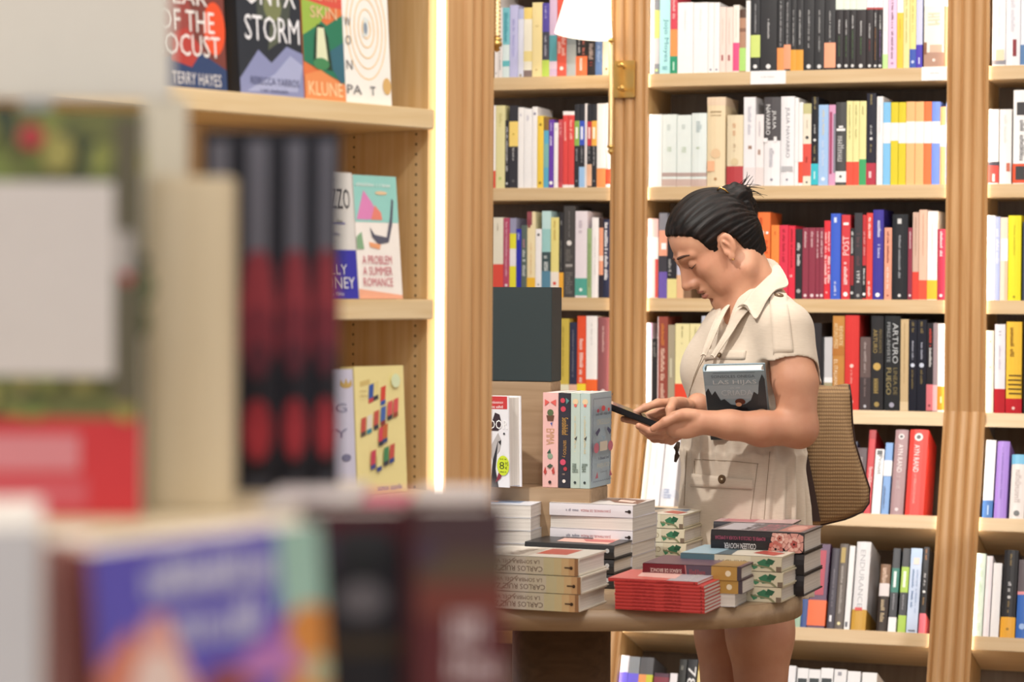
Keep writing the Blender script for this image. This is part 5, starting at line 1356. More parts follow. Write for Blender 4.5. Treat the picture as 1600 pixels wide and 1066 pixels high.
def hair_mat():
    m, nt, b = newmat('dark_hair')
    tc = N(nt, 'ShaderNodeTexCoord'); mp = N(nt, 'ShaderNodeMapping'); mp.inputs['Scale'].default_value = (9, 130, 130)
    no = N(nt, 'ShaderNodeTexNoise', Scale=1.0, Detail=3.0, Distortion=.4)
    nt.links.new(tc.outputs['Object'], mp.inputs['Vector']); nt.links.new(mp.outputs[0], no.inputs['Vector'])
    cr = N(nt, 'ShaderNodeValToRGB'); cr.color_ramp.elements[0].position = .42; cr.color_ramp.elements[1].position = .75
    cr.color_ramp.elements[0].color = lin('0a0706'); cr.color_ramp.elements[1].color = lin('241814')
    nt.links.new(no.outputs['Fac'], cr.inputs[0]); nt.links.new(cr.outputs[0], b.inputs['Base Color'])
    bp = N(nt, 'ShaderNodeBump', Strength=.5, Distance=.002); nt.links.new(no.outputs['Fac'], bp.inputs['Height']); nt.links.new(bp.outputs[0], b.inputs['Normal'])
    b.inputs['Roughness'].default_value = .5; b.inputs['Specular IOR Level'].default_value = .22
    return m
HAIR = hair_mat()
# ---- frames
FT = V((-math.cos(math.radians(30)), -math.sin(math.radians(30)), 0)); LT = V((.5, -.866, 0))
PT = math.radians(38); YH = math.radians(9)
hd = V((-math.cos(YH), -math.sin(YH), 0))
HF = hd*math.cos(PT)-ZU*math.sin(PT); HU = hd*math.sin(PT)+ZU*math.cos(PT); HL = HU.cross(HF)
HO = Q(1133, 388, 0)
HS = 1.12
MH = frame(HO, HF, HL, HU)
def H(x, y, z): return HO+(HF*x+HL*y+HU*z)*HS
HAX = (HF, HL, HU)
def hr(*r): return [q*HS for q in r]
woman = empty('person', V((Q(1175, 600).x, YW, 0)), 'woman in beige belted shirt dress, hair pinned up, reading her phone behind the book table', 'person')
wx = Matrix.Translation(-woman.location)
S = Sculpt()
# head
S.ell(H(.000, 0, .042), hr(.081, .068, .081), HAX)
S.ell(H(.030, 0, .050), hr(.057, .058, .060), HAX, k=.02)
S.ell(H(.030, 0, -.010), hr(.056, .056, .078), HAX, k=.02)
for sg in (1, -1):
    S.cone(H(.004, sg*.050, -.048), H(.068, sg*.014, -.074), .018*HS, .015*HS, k=.022)
    S.ell(H(.052, sg*.040, -.004), hr(.026, .018, .022), HAX, k=.02)
    S.ell(H(.045, sg*.038, -.040), hr(.03, .018, .028), HAX, k=.02)
S.ell(H(.073, 0, -.080), hr(.017, .018, .015), HAX, k=.014)
S.ell(H(.068, 0, -.042), hr(.028, .028, .030), HAX, k=.014)
for sg in (1, -1): S.ell(H(.093, sg*.033, .020), hr(.011, .013, .0095), HAX, k=.012, op='s')
for sg in (1, -1): S.chain([H(.087, sg*.006, .036), H(.083, sg*.022, .040), H(.070, sg*.042, .036)], [.007*HS, .007*HS, .006*HS], k=.012)
S.cone(H(.079, 0, .034), H(.108, 0, -.010), .0100*HS, .0088*HS, k=.014)
S.cone(H(.080, 0, .010), H(.094, 0, -.014), .0125*HS, .0115*HS, k=.014)
S.ell(H(.106, 0, -.013), hr(.010, .0095, .008), HAX, k=.008)
for sg in (1, -1):
    S.ell(H(.095, sg*.012, -.017), hr(.010, .0065, .0075), HAX, k=.006)
    S.ell(H(.101, sg*.006, -.024), hr(.005, .003, .003), HAX, k=.002, op='s')
    S.ell(H(.073, sg*.030, .019), hr(.0125, .0135, .0115), HAX, k=.004)
S.ell(H(.089, 0, -.036), hr(.008, .020, .0052), HAX, k=.005)
S.ell(H(.087, 0, -.0505), hr(.0088, .017, .0056), HAX, k=.005)
S.ell(H(.099, 0, -.0432), hr(.014, .023, .0016), HAX, k=.004, op='s')
S.ell(H(.086, 0, -.062), hr(.009, .014, .005), HAX, k=.006, op='s')
# ears
for sg in (1, -1):
    ear = frame(H(-.008, sg*.073, .010), HF, HL, HU)
    e1 = (HF*.95-HL*sg*.30).normalized(); e2 = (HL*.95*sg+HF*.3).normalized(); e3 = HU
    e3b = (HU*.96-HF*.26).normalized(); e1b = (HF*.96+HU*.26).normalized()
    ax = ((e1b-HL*sg*.35).normalized(), (HL*sg+e1b*.35).normalized(), e3b)
    S.ell(H(0.0060, sg*.073, .012), hr(.0150, .0060, .0245), ax, k=.004)
    S.ell(H(0.0110, sg*.078, .014), hr(.0092, .0060, .0165), ax, k=.004, op='s')
    S.ell(H(0.0150, sg*.073, -.0115), hr(.0075, .0045, .008), ax, k=.004)
    S.ell(H(0.0190, sg*.0705, .001), hr(.004, .0035, .0055), ax, k=.003)
    S.cone(H(0.0100, sg*.075, .022), H(0.0040, sg*.074, .000), .0028*HS, .0028*HS, k=.004)
# neck
NB = Q(1192, 478, .0)
S.cone(H(-.022, 0, -.015), NB, .046, .054, k=.03)
S.cone(H(.010, 0, -.055), Q(1162, 500, -.01), .034, .045, k=.03)
S.cone(H(-.014, .040, -.04), Q(1152, 500, -.05), .008, .009, k=.03)
# torso (mostly under the dress)
SHL = Q(1230, 525, -.145); SHR = Q(1136, 525, .150)
S.cone(SHL, NB+V((0, 0, -.02)), .043, .048, k=.04); S.cone(SHR, NB+V((0, 0, -.02)), .043, .048, k=.04)
CH = Q(1180, 570, 0)
S.ell(CH, (.098, .145, .15), (FT, LT, ZU), k=.03)
S.ell(Q(1168, 700, 0), (.085, .12, .14), (FT, LT, ZU), k=.04)
S.ell(Q(1165, 830, 0), (.105, .15, .13), (FT, LT, ZU), k=.04)
# near (left) arm
EL = Q(1246, 668, -.185); WL = Q(1098, 660, -.235)
S.chain([SHL, Q(1243, 598, -.172), EL], [.048, .048, .041], k=.012)
S.ell(Q(1252, 671, -.182), (.031, .031, .035), k=.025)
S.chain([EL, Q(1190, 670, -.21), Q(1140, 664, -.225), WL], [.040, .037, .0305, .0260], k=.014)
# near hand: back towards us, thumb on top, fingers curling below the phone
S.ell(Q(1072, 662, -.240), (.040, .015, .033), (V((1, 0, .10)).normalized(), V((0, 1, 0)), V((-.10, 0, 1)).normalized()), k=.014)
S.ell(Q(1052, 664, -.235), (.016, .014, .026), None, k=.012)
S.chain([Q(1085, 650, -.245), Q(1060, 650, -.256), Q(1040, 659, -.256), Q(1021, 670, -.246)], [.013, .0110, .0095, .0078], k=.006)
S.chain([Q(1050, 660, -.236), Q(1034, 673, -.228), Q(1014, 674, -.215), Q(998, 666, -.222)], [.0100, .0090, .0085, .0072], k=.004)
S.chain([Q(1052, 668, -.230), Q(1036, 681, -.214), Q(1016, 681, -.198), Q(1003, 672, -.190)], [.0098, .0088, .0082, .0070], k=.004)
S.chain([Q(1056, 676, -.222), Q(1040, 687, -.202), Q(1022, 686, -.182), Q(1010, 677, -.172)], [.0095, .0085, .0080, .0068], k=.004)
S.chain([Q(1062, 681, -.214), Q(1049, 690, -.196), Q(1034, 688, -.178), Q(1024, 680, -.166)], [.0085, .0075, .0070, .0062], k=.004)
# far (right) arm and hand
ER = Q(1128, 686, .120); WR = Q(1090, 632, -.085)
S.chain([SHR, Q(1130, 600, .165), ER], [.050, .048, .040], k=.012)
S.chain([ER, Q(1108, 655, .02), WR], [.040, .034, .0255], k=.012)
S.ell(Q(1062, 632, -.125), (.034, .026, .017), (V((.93, .35, -.05)).normalized(), V((-.35, .93, 0)).normalized(), V((.05, 0, 1))), k=.014)
S.chain([Q(1052, 629, -.140), Q(1028, 630, -.158), Q(1008, 637, -.165), Q(992, 645, -.166)], [.0105, .0092, .0085, .0070], k=.005)
S.chain([Q(1055, 636, -.122), Q(1030, 644, -.128), Q(1004, 654, -.140), Q(984, 656, -.160)], [.0100, .0090, .0084, .0072], k=.004)
S.chain([Q(1058, 641, -.110), Q(1034, 651, -.112), Q(1006, 661, -.124), Q(974, 655, -.166)], [.0098, .0088, .0080, .0070], k=.004)
S.chain([Q(1062, 645, -.100), Q(1040, 657, -.100), Q(1016, 667, -.110), Q(1000, 666, -.122)], [.0088, .0078, .0072, .0062], k=.004)
S.chain([Q(1066, 630, -.148), Q(1052, 629, -.176), Q(1047, 640, -.195), Q(1046, 653, -.203)], [.0125, .0110, .0095, .0078], k=.006)
# legs
for (hx, hy, kx, ky, dh, dk) in ((1185, 870, 1190, 1115, -.085, -.095), (1142, 870, 1133, 1115, .085, .04)):
    kn = Q(kx, ky, dk); an = Q(kx+8, 1415, dk+.02)
    S.chain([Q(hx, hy, dh), Q((hx+kx)/2+ (0 if dh < 0 else 0), 990, (dh+dk)/2), kn], [.086, .070, .052], k=.03)
    S.chain([kn, Q(kx+14, 1210, dk+.03), an], [.050, .054, .034], k=.02)
    f = V((FT.x, FT.y, 0))
    a0 = V((an.x, an.y, .055)); S.chain([a0, a0+f*.06+V((0, 0, -.025)), a0+f*.15+V((0, 0, -.035))], [.034, .030, .018], k=.02)
import time as _t
bb0 = Q(930, 270, -.36); bb1 = Q(1330, 1465, .36)
lo_ = (Q(960, 500, 0).x-.02, YW-.34, .0); hi_ = (Q(1300, 500, 0).x+.03, YW+.32, 1.72)
HB = .0026
me = S.mesh(lo_, hi_, HB, 'body')
body = obj_from(me, 'body', SKIN, woman, None); body.matrix_basis = wx
print('body', len(me.vertices))
BODY = S
# ---- dress
D = Sculpt()
D.ell(Q(1176, 570, 0), (.118, .168, .165), (FT, LT, ZU), k=.02)
D.cone(Q(1224, 515, -.130), Q(1192, 480, -.03), .056, .050, k=.05); D.cone(Q(1140, 515, .135), Q(1182, 480, .03), .056, .050, k=.05)
bc = Q(1170, 583, 0)+FT*.062
for sg in (1, -1): D.ell(bc+LT*.068*sg, (.056, .060, .062), (FT, LT, ZU), k=.045)
D.ell(Q(1162, 690, 0), (.128, .158, .13), (FT, LT, ZU), k=.05)
ctr = Q(1162, 700, 0); c0 = np.array(ctr); ztop = Q(1162, 715, 0).z; zbot = Q(1162, 926, 0).z
ftn = np.array(FT); ltn = np.array(LT)
def skirt(P):
    q = P-c0; u = q@ftn; v = q@ltn; t = np.clip((ztop-P[:, 2])/(ztop-zbot), 0, 1)
    sh = t*.004
    a = .126+.014*t; b = .158+.016*t
    ang = np.arctan2(v/b, u/a)
    side = np.clip((np.abs(ang-1.9)<1.25)*1.0, 0, 1)*np.cos((ang-1.9)/1.25*PI/2)**2*(np.abs(ang-1.9)<1.25)
    fold = (.0022*np.sin(ang*9+1)+.0085*side*np.sin(ang*26+2*np.sin(3*t)))*(.35+.65*np.minimum(t*3, 1))
    rr = np.sqrt((u/a)**2+(v/b)**2)
    d = (rr-1)*np.minimum(a, b)*1.05-fold
    return np.maximum(np.maximum(d, P[:, 2]-ztop-.01), zbot-P[:, 2])
D.put('u', .02, skirt, (ctr.x, ctr.y, (ztop+zbot)/2), .28)
# skirt hollow from below
D.ell(V((ctr.x, ctr.y, zbot-.01)), (.120, .155, .08), (FT, LT, ZU), k=.004, op='s')
# sleeves
def sleeve(P_, n0, c, a, b, ra, rb):
    a = np.array(a, float); b = np.array(b, float); ab = b-a; L2 = ab.dot(ab)
    pn = np.array(n0, float); pc = np.array(c, float)
    t = np.clip(((P_-a)@ab)/L2, 0, 1)
    d = np.linalg.norm(P_-a-t[:, None]*ab, axis=1)-(ra+(rb-ra)*t)
    return np.maximum(d, (P_-pc)@pn)
cutL = Q(1192, 566, -.16); nL_ = (Q(1200, 640, -.185)-Q(1222, 580, -.16)).normalized(); nL_ = V((-.38, -.05, -.92)).normalized()
D.put('u', .018, lambda P: sleeve(P, nL_, cutL, Q(1226, 520, -.135), Q(1237, 610, -.168), .060, .072), np.array(Q(1234, 565, -.15)), .17)
D.cone(Q(1238, 590, -.170), Q(1242, 700, -.185), .0560, .058, k=.006, op='s')
cutR = Q(1132, 585, .17)
D.put('u', .02, lambda P: sleeve(P, V((0, .1, -1)).normalized(), cutR, Q(1140, 520, .135), Q(1136, 610, .165), .060, .070), np.array(Q(1140, 555, .15)), .17)
D.cone(Q(1136, 565, .165), Q(1130, 660, .17), .062, .062, k=.003, op='s')
# neck opening and V
D.cone(H(-.018, 0, -.03), NB+V((.0, 0, .005)), .056, .060, k=.006, op='s')
D.chain([Q(1150, 478, -.03), Q(1128, 505, -.075), Q(1116, 530, -.10)], [.036, .016, .003], k=.004, op='s')
rngw = np.random.RandomState(5)
waves = [(rngw.uniform(-1, 1, 3)*np.array([30, 30, 22]), rngw.uniform(0, 6), .0011) for _ in range(7)]
def ddisp(P):
    r = 0
    for kv, ph, am in waves: r = r+am*np.sin(P@kv+ph)
    # pull lines from the shoulder and bunching at the waist
    zz = (P[:, 2]-Q(1162, 700, 0).z)
    r = r+.0035*np.exp(-(zz/.05)**2)*np.sin(np.arctan2((P-c0)@ltn, (P-c0)@ftn)*22)
    return r
me = D.mesh((Q(1030, 500, 0).x, YW-.30, zbot-.02), (Q(1310, 500, 0).x, YW+.30, Q(1150, 440, 0).z+.05), .003, 'dress', disp=ddisp)
dress = obj_from(me, 'dress', LINEN, woman); dress.matrix_basis = wx
print('dress', len(me.vertices))
bvh = BVHTree.FromPolygons([v.co.copy() for v in dress.data.vertices], [tuple(p.vertices) for p in dress.data.polygons])
def drape(px, py, off=.003, dflt=-.12):
    d = ray(px, py).normalized()
    hit = bvh.ray_cast(CAM, d)
    if hit[0] is None: return Q(px, py, dflt)
    return hit[0]-d*off
def patch(corners, nu, nv, name, mat, off=.004, th=.003, parent=None, dflt=-.12, bulge=0):
    """quad patch of cloth laid on the dress; corners TL TR BR BL in photo pixels"""
    TL_, TR_, BR_, BL_ = [np.array(c, float) for c in corners]
    pts = []
    for j in range(nv+1):
        for i in range(nu+1):
            u, v = i/nu, j/nv
            p = (TL_*(1-u)+TR_*u)*(1-v)+(BL_*(1-u)+BR_*u)*v
            o = off+bulge*math.sin(PI*u)*math.sin(PI*v)
            pts.append(drape(p[0], p[1], o, dflt))
    # smooth depth a little
    W_ = nu+1
    for _ in range(2):
        q = [p.copy() for p in pts]
        for j in range(nv+1):
            for i in range(nu+1):
                nb = [q[jj*W_+ii] for ii, jj in ((i-1, j), (i+1, j), (i, j-1), (i, j+1)) if 0 <= ii <= nu and 0 <= jj <= nv]
                ys = sum(n_.y for n_ in nb)/len(nb); p0 = pts[j*W_+i]
                ny = p0.y*.5+ys*.5; pts[j*W_+i] = CAM+(p0-CAM)*(ny/p0.y)
    mb = MB(); vs = pts+[CAM+(p-CAM)*(1+th/5.2) for p in pts]; n_ = len(pts); fs = []
    for j in range(nv):
        for i in range(nu):
            a = j*W_+i; fs.append((a, a+W_, a+W_+1, a+1)); fs.append((n_+a, n_+a+1, n_+a+W_+1, n_+a+W_))
    rim = [i for i in range(W_)]+[j*W_+nu for j in range(1, nv+1)]+[nv*W_+i for i in range(nu-1, -1, -1)]+[j*W_ for j in range(nv-1, 0, -1)]
    for a in range(len(rim)):
        b = rim[(a+1) % len(rim)]; a_ = rim[a]; fs.append((a_, b, n_+b, n_+a_))
    mb.add(vs, fs, mat, True)
    o = mb.build(name, parent or woman); o.matrix_basis = wx
    return o
SEAM = paint('9a8a76', .9, 'seam_thread')
def seam(pts, name='seam', r=.0007, off=.0006, mat=None, parent=None):
    P = []
    for i in range(len(pts)-1):
        for k in range(8):
            t = k/8; P.append(drape(pts[i][0]*(1-t)+pts[i+1][0]*t, pts[i][1]*(1-t)+pts[i+1][1]*t, off))
    P.append(drape(pts[-1][0], pts[-1][1], off))
    mb = MB(); mb.tube(P, r, mat or SEAM, n=6); o = mb.build(name, parent or woman); o.matrix_basis = wx; return o
# shoulder strap, pocket flap, collar
patch([(1202, 459), (1229, 458), (1242, 569), (1209, 568)], 6, 18, 'shoulder_strap', LINEN, off=.004, th=.003)
patch([(1079, 740), (1178, 750), (1176, 765), (1078, 760)], 16, 4, 'pocket_flap', LINEN, off=.005, th=.0035, bulge=.002)
patch([(1103, 546), (1166, 548), (1164, 562), (1100, 562)], 10, 3, 'chest_pocket_flap', LINEN, off=.003, th=.003)
seam([(1085, 718), (1135, 720), (1185, 725)]); seam([(1203, 706), (1198, 760), (1193, 822)]); seam([(1184, 725), (1178, 770), (1171, 822)]); seam([(1085, 720), (1086, 745)])
seam([(1073, 704), (1071, 745), (1069, 790)], r=.0012); seam([(1112, 540), (1092, 575), (1078, 610), (1076, 640)], r=.0009)
seam([(1120, 520), (1098, 556), (1084, 590), (1074, 628)], r=.0008)
# waist tie
mb = MB(); mb.tube([Q(1060, 692, -.07), Q(1057, 700, -.08), Q(1058, 712, -.08), Q(1055, 722, -.078)], [.004, .007, .006, .003], paint('4a3a30', .6, 'tie'), n=8)
o = mb.build('waist_toggle', woman); o.matrix_basis = wx
HORN = paint('6b5238', .3, 'horn', .5)
def button(px, py, r=.0095, dflt=-.12):
    p = drape(px, py, .0065, dflt); d = ray(px, py).normalized()
    nrm = bvh.find_nearest(p)[1]
    if nrm.dot(d) > 0: nrm = -nrm
    q = nrm.to_track_quat('Z', 'Y').to_matrix().to_4x4(); q.translation = p
    mb = MB(); mb.lathe([(r*.6, -.0015), (r, -.001), (r, .001), (r*.85, .0016), (r*.7, .0008), (.0005, .0006)], HORN, M=q, n=20)
    mb.lathe([(r*.24, .0006), (r*.24, .0013), (.0003, .0013)], paint('d8c8a8', .4, 'horn_light'), M=q, n=10)
    o = mb.build('button', woman); o.matrix_basis = wx
button(1217, 461, .0105); button(1128, 749, .010); button(1124, 555, .006)
# collar: strip between the neck line and the outer edge
inner = [(1166, 400, .075), (1188, 404, .062), (1200, 412, .030), (1203, 426, -.02), (1189, 442, -.066), (1174, 456, -.092), (1163, 472, -.110), (1152, 480, -.115)]
outer = [(1176, 412, .100), (1200, 410, .085), (1215, 411, .040), (1232, 443, -.055), (1212, 453, -.110), (1199, 468, -.146), (1181, 498, -.160), (1168, 478, -.150)]
def strip(a, b, name, th=.004, nv=6, mat=LINEN, sub=5, hump=.006):
    def interp(pts, t):
        n_ = len(pts)-1; i = min(int(t*n_), n_-1); f = t*n_-i
        g = lambda k: np.array(pts[max(0, min(n_, k))], float)
        p0, p1, p2, p3 = g(i-1), g(i), g(i+1), g(i+2)
        return .5*((2*p1)+(-p0+p2)*f+(2*p0-5*p1+4*p2-p3)*f*f+(-p0+3*p1-3*p2+p3)*f**3)
    NU = (len(a)-1)*sub; pts = []
    for i in range(NU+1):
        A = interp(a, i/NU); B = interp(b, i/NU)
        PA = Q(*A); PB = Q(*B)
        for j in range(nv+1):
            t = j/nv; p = PA*(1-t)+PB*t+V((0, -.5, 1)).normalized()*hump*math.sin(PI*t)
            pts.append(p)
    W_ = nv+1; n_ = len(pts); bk = [p+V((0, .8, -.6))*th for p in pts]; fs = []
    for i in range(NU):
        for j in range(nv):
            k = i*W_+j; fs.append((k, k+1, k+W_+1, k+W_)); fs.append((n_+k, n_+k+W_, n_+k+W_+1, n_+k+1))
    rim = list(range(0, (NU+1)*W_, W_))+[NU*W_+j for j in range(1, W_)]+[i*W_+nv for i in range(NU-1, -1, -1)]+list(range(nv-1, 0, -1))
    for x in range(len(rim)):
        p_, q_ = rim[x], rim[(x+1) % len(rim)]; fs.append((p_, n_+p_, n_+q_, q_))
    mb = MB(); mb.add(pts+bk, fs, mat, True); o = mb.build(name, woman); o.matrix_basis = wx; return o
strip(inner, outer, 'collar')
# far collar edge seen across the neck
strip([(1150, 474, -.03), (1140, 478, -.05), (1128, 500, -.095), (1114, 532, -.115), (1103, 556, -.12)], [(1138, 476, -.02), (1126, 486, -.05), (1114, 505, -.09), (1102, 535, -.11), (1095, 556, -.118)], 'far_lapel', hump=.004)
strip([(1152, 480, -.09), (1146, 492, -.105), (1136, 512, -.115), (1122, 536, -.125), (1110, 556, -.130)], [(1172, 482, -.125), (1158, 498, -.130), (1144, 520, -.132), (1130, 540, -.135), (1116, 560, -.135)], 'near_lapel', hump=.004)
# ---- face details
EYE = paint('3a241c', .6, 'lash'); LIP = paint('b0705f', .5, 'lip'); BROW = paint('4a3228', .8, 'brow')
bb = BVHTree.FromPolygons([v.co.copy() for v in body.data.vertices], [tuple(p.vertices) for p in body.data.polygons])
def on_face(x, y, z, off=.0004):
    o = H(x+.06, y, z); hit = bb.ray_cast(o, -HF)
    return hit[0]+HF*off if hit[0] else H(x, y, z)
for sg in (1, -1):
    mb = MB(); pts = [on_face(.09, sg*(.018+.0262*t), .0165-.0035*math.sin(PI*t)+(.001*t), .0004) for t in [i/10 for i in range(11)]]
    mb.tube(pts, [.0004+.0012*math.sin(PI*min(1, .1+t/10*.9)) for t in range(11)], EYE, n=6); o = mb.build('eyelashes', woman); o.matrix_basis = wx
    mb = MB(); pts = [on_face(.09, sg*(.013+.033*t), .0405+.006*math.sin(PI*(.15+.7*t))-.004*t, .0002) for t in [i/12 for i in range(13)]]
    mb.tube(pts, [.0016+.0016*math.sin(PI*min(1, t/12+.1)) for t in range(13)], BROW, n=6); o = mb.build('eyebrow', woman); o.matrix_basis = wx
# lips: thin shells following the mouth
mb = MB()
for zc, hgt in ((-.0375, .0042), (-.0495, .0050)):
    vs = []; fs = []; nu, nv = 14, 4
    for i in range(nu+1):
        y = -.020+.040*i/nu; ww = math.sqrt(max(0, 1-(y/.0205)**2))
        for j in range(nv+1):
            vs.append(on_face(.09, y, zc+(j/nv-.5)*2*hgt*ww, .0003+.0008*math.sin(PI*j/nv)*ww))
    for i in range(nu):
        for j in range(nv): k = i*(nv+1)+j; fs.append((k, k+1, k+nv+2, k+nv+1))
    mb.add(vs, fs, LIP, True)
o = mb.build('lips', woman); o.matrix_basis = wx
mb = MB(); ep = H(.0165, .0775, -.0165)
mb.lathe([(.0005, -.0022), (.002, -.001), (.0022, .0005), (.001, .002)], BRASS, M=Matrix.Translation(ep), n=12)
o = mb.build('earring', woman); o.matrix_basis = wx
# ---- hair
HR = Sculpt()
HR.ell(H(.000, 0, .045), hr(.0865, .0725, .0850), HAX)
HR.ell(H(.030, 0, .055), hr(.0605, .0620, .0630), HAX, k=.02)
HR.cone(H(-.034, 0, .0), H(-.028, 0, -.045), .050*HS, .040*HS, k=.03)
gx = np.array([-.12, -.038, -.023, -.015, -.002, .012, .026, .036, .041, .046, .055, .074, .090, .12])
gz = np.array([-.058, -.056, -.050, .004, .034, .034, .010, .008, .022, .050, .066, .082, .096, .104])
HOn = np.array(HO); hfn, hln, hun = np.array(HF), np.array(HL), np.array(HU)
def hairline(P):
    q = (P-HOn)/HS; x = q@hfn; y = q@hln; z = q@hun
    # seen from the front the line bows upward in the middle
    g = np.interp(x, gx, gz)
    return (g-z)*.6
HR.put('i', .003, hairline, HOn, 1.0)
BUN = H(-.070, 0, .128)
B_px = Q(1152, 306, .0)
HR.ell(B_px, (.034, .030, .024), None, k=.014)
HR.cone(Q(1138, 300, 0), Q(1172, 318, .01), .016, .014, k=.008)
HR.cone(Q(1148, 292, -.01), Q(1168, 300, .01), .011, .009, k=.006)
HR.cone(Q(1160, 300, -.014), Q(1178, 345, -.012), .012, .007, k=.01)
def hdisp(P):
    q = (P-HOn)/HS; y = q@hln; z = q@hun; x = q@hfn
    a = np.arctan2(y, z-.0)
    g = np.interp(x, gx, gz)
    inb = np.linalg.norm(P-np.array(B_px), axis=1)
    return .0008*np.sin(a*46+x*20)+.0006*np.sin(a*23-x*35)+np.where(inb > .05, .0042*np.exp(-np.maximum(z-g, 0)/.010), 0)
lo_h = np.array(HO)-.16; hi_h = np.array(HO)+.19
me = HR.mesh(lo_h, hi_h, .0022, 'hair', disp=hdisp)
me.transform(MH.inverted())
me.materials.append(HAIR)
hair = bpy.data.objects.new('hair', me); C.objects.link(hair); hair.parent = woman; hair.matrix_basis = wx@MH
mb = MB(); rr = random.Random(11)
for i in range(26):
    a0 = V(Q(1150+rr.uniform(-8, 14), 300+rr.uniform(-8, 10), rr.uniform(-.02, .02)))
    if i < 16:
        ex, ey = rr.choice([(1172+rr.uniform(-6, 6), 272+rr.uniform(-4, 8)), (1190+rr.uniform(-8, 10), 288+rr.uniform(-6, 8)), (1196+rr.uniform(-8, 10), 312+rr.uniform(-8, 14))])
    else: ex, ey = 1182+rr.uniform(-8, 6), 345+rr.uniform(-20, 30)
    mx_, my_ = (a0.x, 0), 0
    e_ = Q(ex, ey, rr.uniform(-.03, .03)); md = (a0+e_)*.5+V((rr.uniform(-.002, .012), 0, rr.uniform(.004, .018)))
    pts = [a0*(1-t)**2+md*2*t*(1-t)+e_*t*t for t in [k/8 for k in range(9)]]
    mb.tube(pts, [.0011*(1-t/9)+.0002 for t in range(9)], HAIR, n=5)
o = mb.build('stray_strands', woman); o.matrix_basis = wx
mb = MB(); mb.tube([Q(1121, 297, -.035), Q(1126, 293, -.042), Q(1133, 297, -.042), Q(1139, 303, -.036)], .0022, metal('gold', 'e8b868', .2), n=8)
o = mb.build('hair_clip', woman); o.matrix_basis = wx
# shoes
SH = Sculpt()
mb = None
for kx, dk in ((1190, -.095), (1133, .04)):
    an = Q(kx+8, 1415, dk+.02); f = V((FT.x, FT.y, 0)); a0 = V((an.x, an.y, .0))
    SS = Sculpt(); SS.chain([a0-f*.03+V((0, 0, .03)), a0+f*.08+V((0, 0, .022)), a0+f*.165+V((0, 0, .018))], [.036, .036, .022], k=.01)
    SS.put('i', .002, lambda P: -P[:, 2]+.001, np.array(a0), .5); SS.ell(a0+V((0, 0, .085)), (.045, .045, .05), k=.004, op='s')
    c_ = np.array(a0+f*.06); me = SS.mesh(c_-np.array([.16, .16, .08]), c_+np.array([.16, .16, .1]), .004, 'shoe')
    o = obj_from(me, 'shoe', paint('8a5a3a', .5, 'leather'), woman); o.matrix_basis = wx
# ---- phone
pa = Q(1031, 661, -.212); pb_ = Q(1031-98, 661-38, -.19)
lx = (pb_-pa).normalized(); ly = V((0, 1, 0))
lz = lx.cross(ly); lz = -lz if lz.z < 0 else lz
rot = Matrix.Rotation(math.radians(-4), 3, lx); ly = (rot@ly); ly = (ly-lx*ly.dot(lx)).normalized(); lz = lx.cross(ly)
if lz.z < 0: lz = -lz
MP = frame(pa, lx, lz.cross(lx).normalized(), lz)
ph = empty('smartphone', MP, 'dark smartphone held level in the woman\'s two hands', 'phone')
mb = MB(); mb.box((0, -.064, -.013), (.152, .010, 0), paint('17171b', .25, 'phone_case'), bev=.003); mb.build('phone_body', ph)
mb = MB(); mb.box((.004, -.060, .0001), (.148, .006, .0006), paint('0c0e12', .08, 'screen')); mb.build('screen', ph)
# ---- the book under her arm
c1 = Q(1101, 640+14, -.150); c2 = Q(1212, 652, -.180); c3 = Q(1097, 579, -.135)
# held upright, cover towards us, top leaning back
ux = V((1, -.22, .035)).normalized()
up = V((-.20*.87, -.50, .98*.87)); up = (up-ux*up.dot(ux)).normalized()
nn = up.cross(ux).normalized()
if nn.y > 0: nn = -nn
hgt = .178; wdt = .130
TLc = Q(1099, 581, -.215)
MB_ = frame(TLc-up*hgt-nn*.030, nn, ux, up)
hij = [('r', 0, 0, 1, 1, '8c9fa9'), ('r', 0, .6, 1, .8, '9aabb4'), ('r', .15, .972, .85, .978, '5a6a74'), ('T', .12, .905, .84, .945, '4c5a66', 'SONSOLES ONEGA'),
       ('p', [(0, 0), (1, 0), (1, .62), (.92, .74), (.86, .66), (.8, .7), (.74, .58), (.64, .52), (.54, .50), (.40, .52), (.30, .60), (.24, .58), (.16, .72), (.1, .66), (.05, .76), (0, .70)], '2c343a'), ('p', [(.84, .5), (1, .5), (1, .88), (.96, .95), (.9, .84)], '343c42'),
       ('T', .14, .80, .86, .875, 'c4ced2', 'LAS HIJAS'), ('t', .42, .75, .6, .775, 'b0bec4'), ('T', .26, .655, .78, .73, 'b8c4ca', 'CRIADA'),
       ('p', [(.38, .2), (.72, .2), (.72, .40), (.66, .47), (.52, .48), (.42, .42)], '14161c'), ('e', .56, .56, .085, .045, '5a3228'), ('e', .53, .52, .05, .03, 'd0a080'), ('e', .9, .42, .08, .03, 'b8a890'), ('e', .8, .38, .05, .03, '5a6048')]
hb_ = make_book('book', MB_, .030, hgt, wdt, '8c9fa9', [('z', 0, 1, '8a9aa2', .05)], [(q if q[0] != 'skip' else q) for q in [tuple(q) for q in hij]], hard=True, label='grey-blue novel with dark treeline cover, held under the woman\'s left arm')
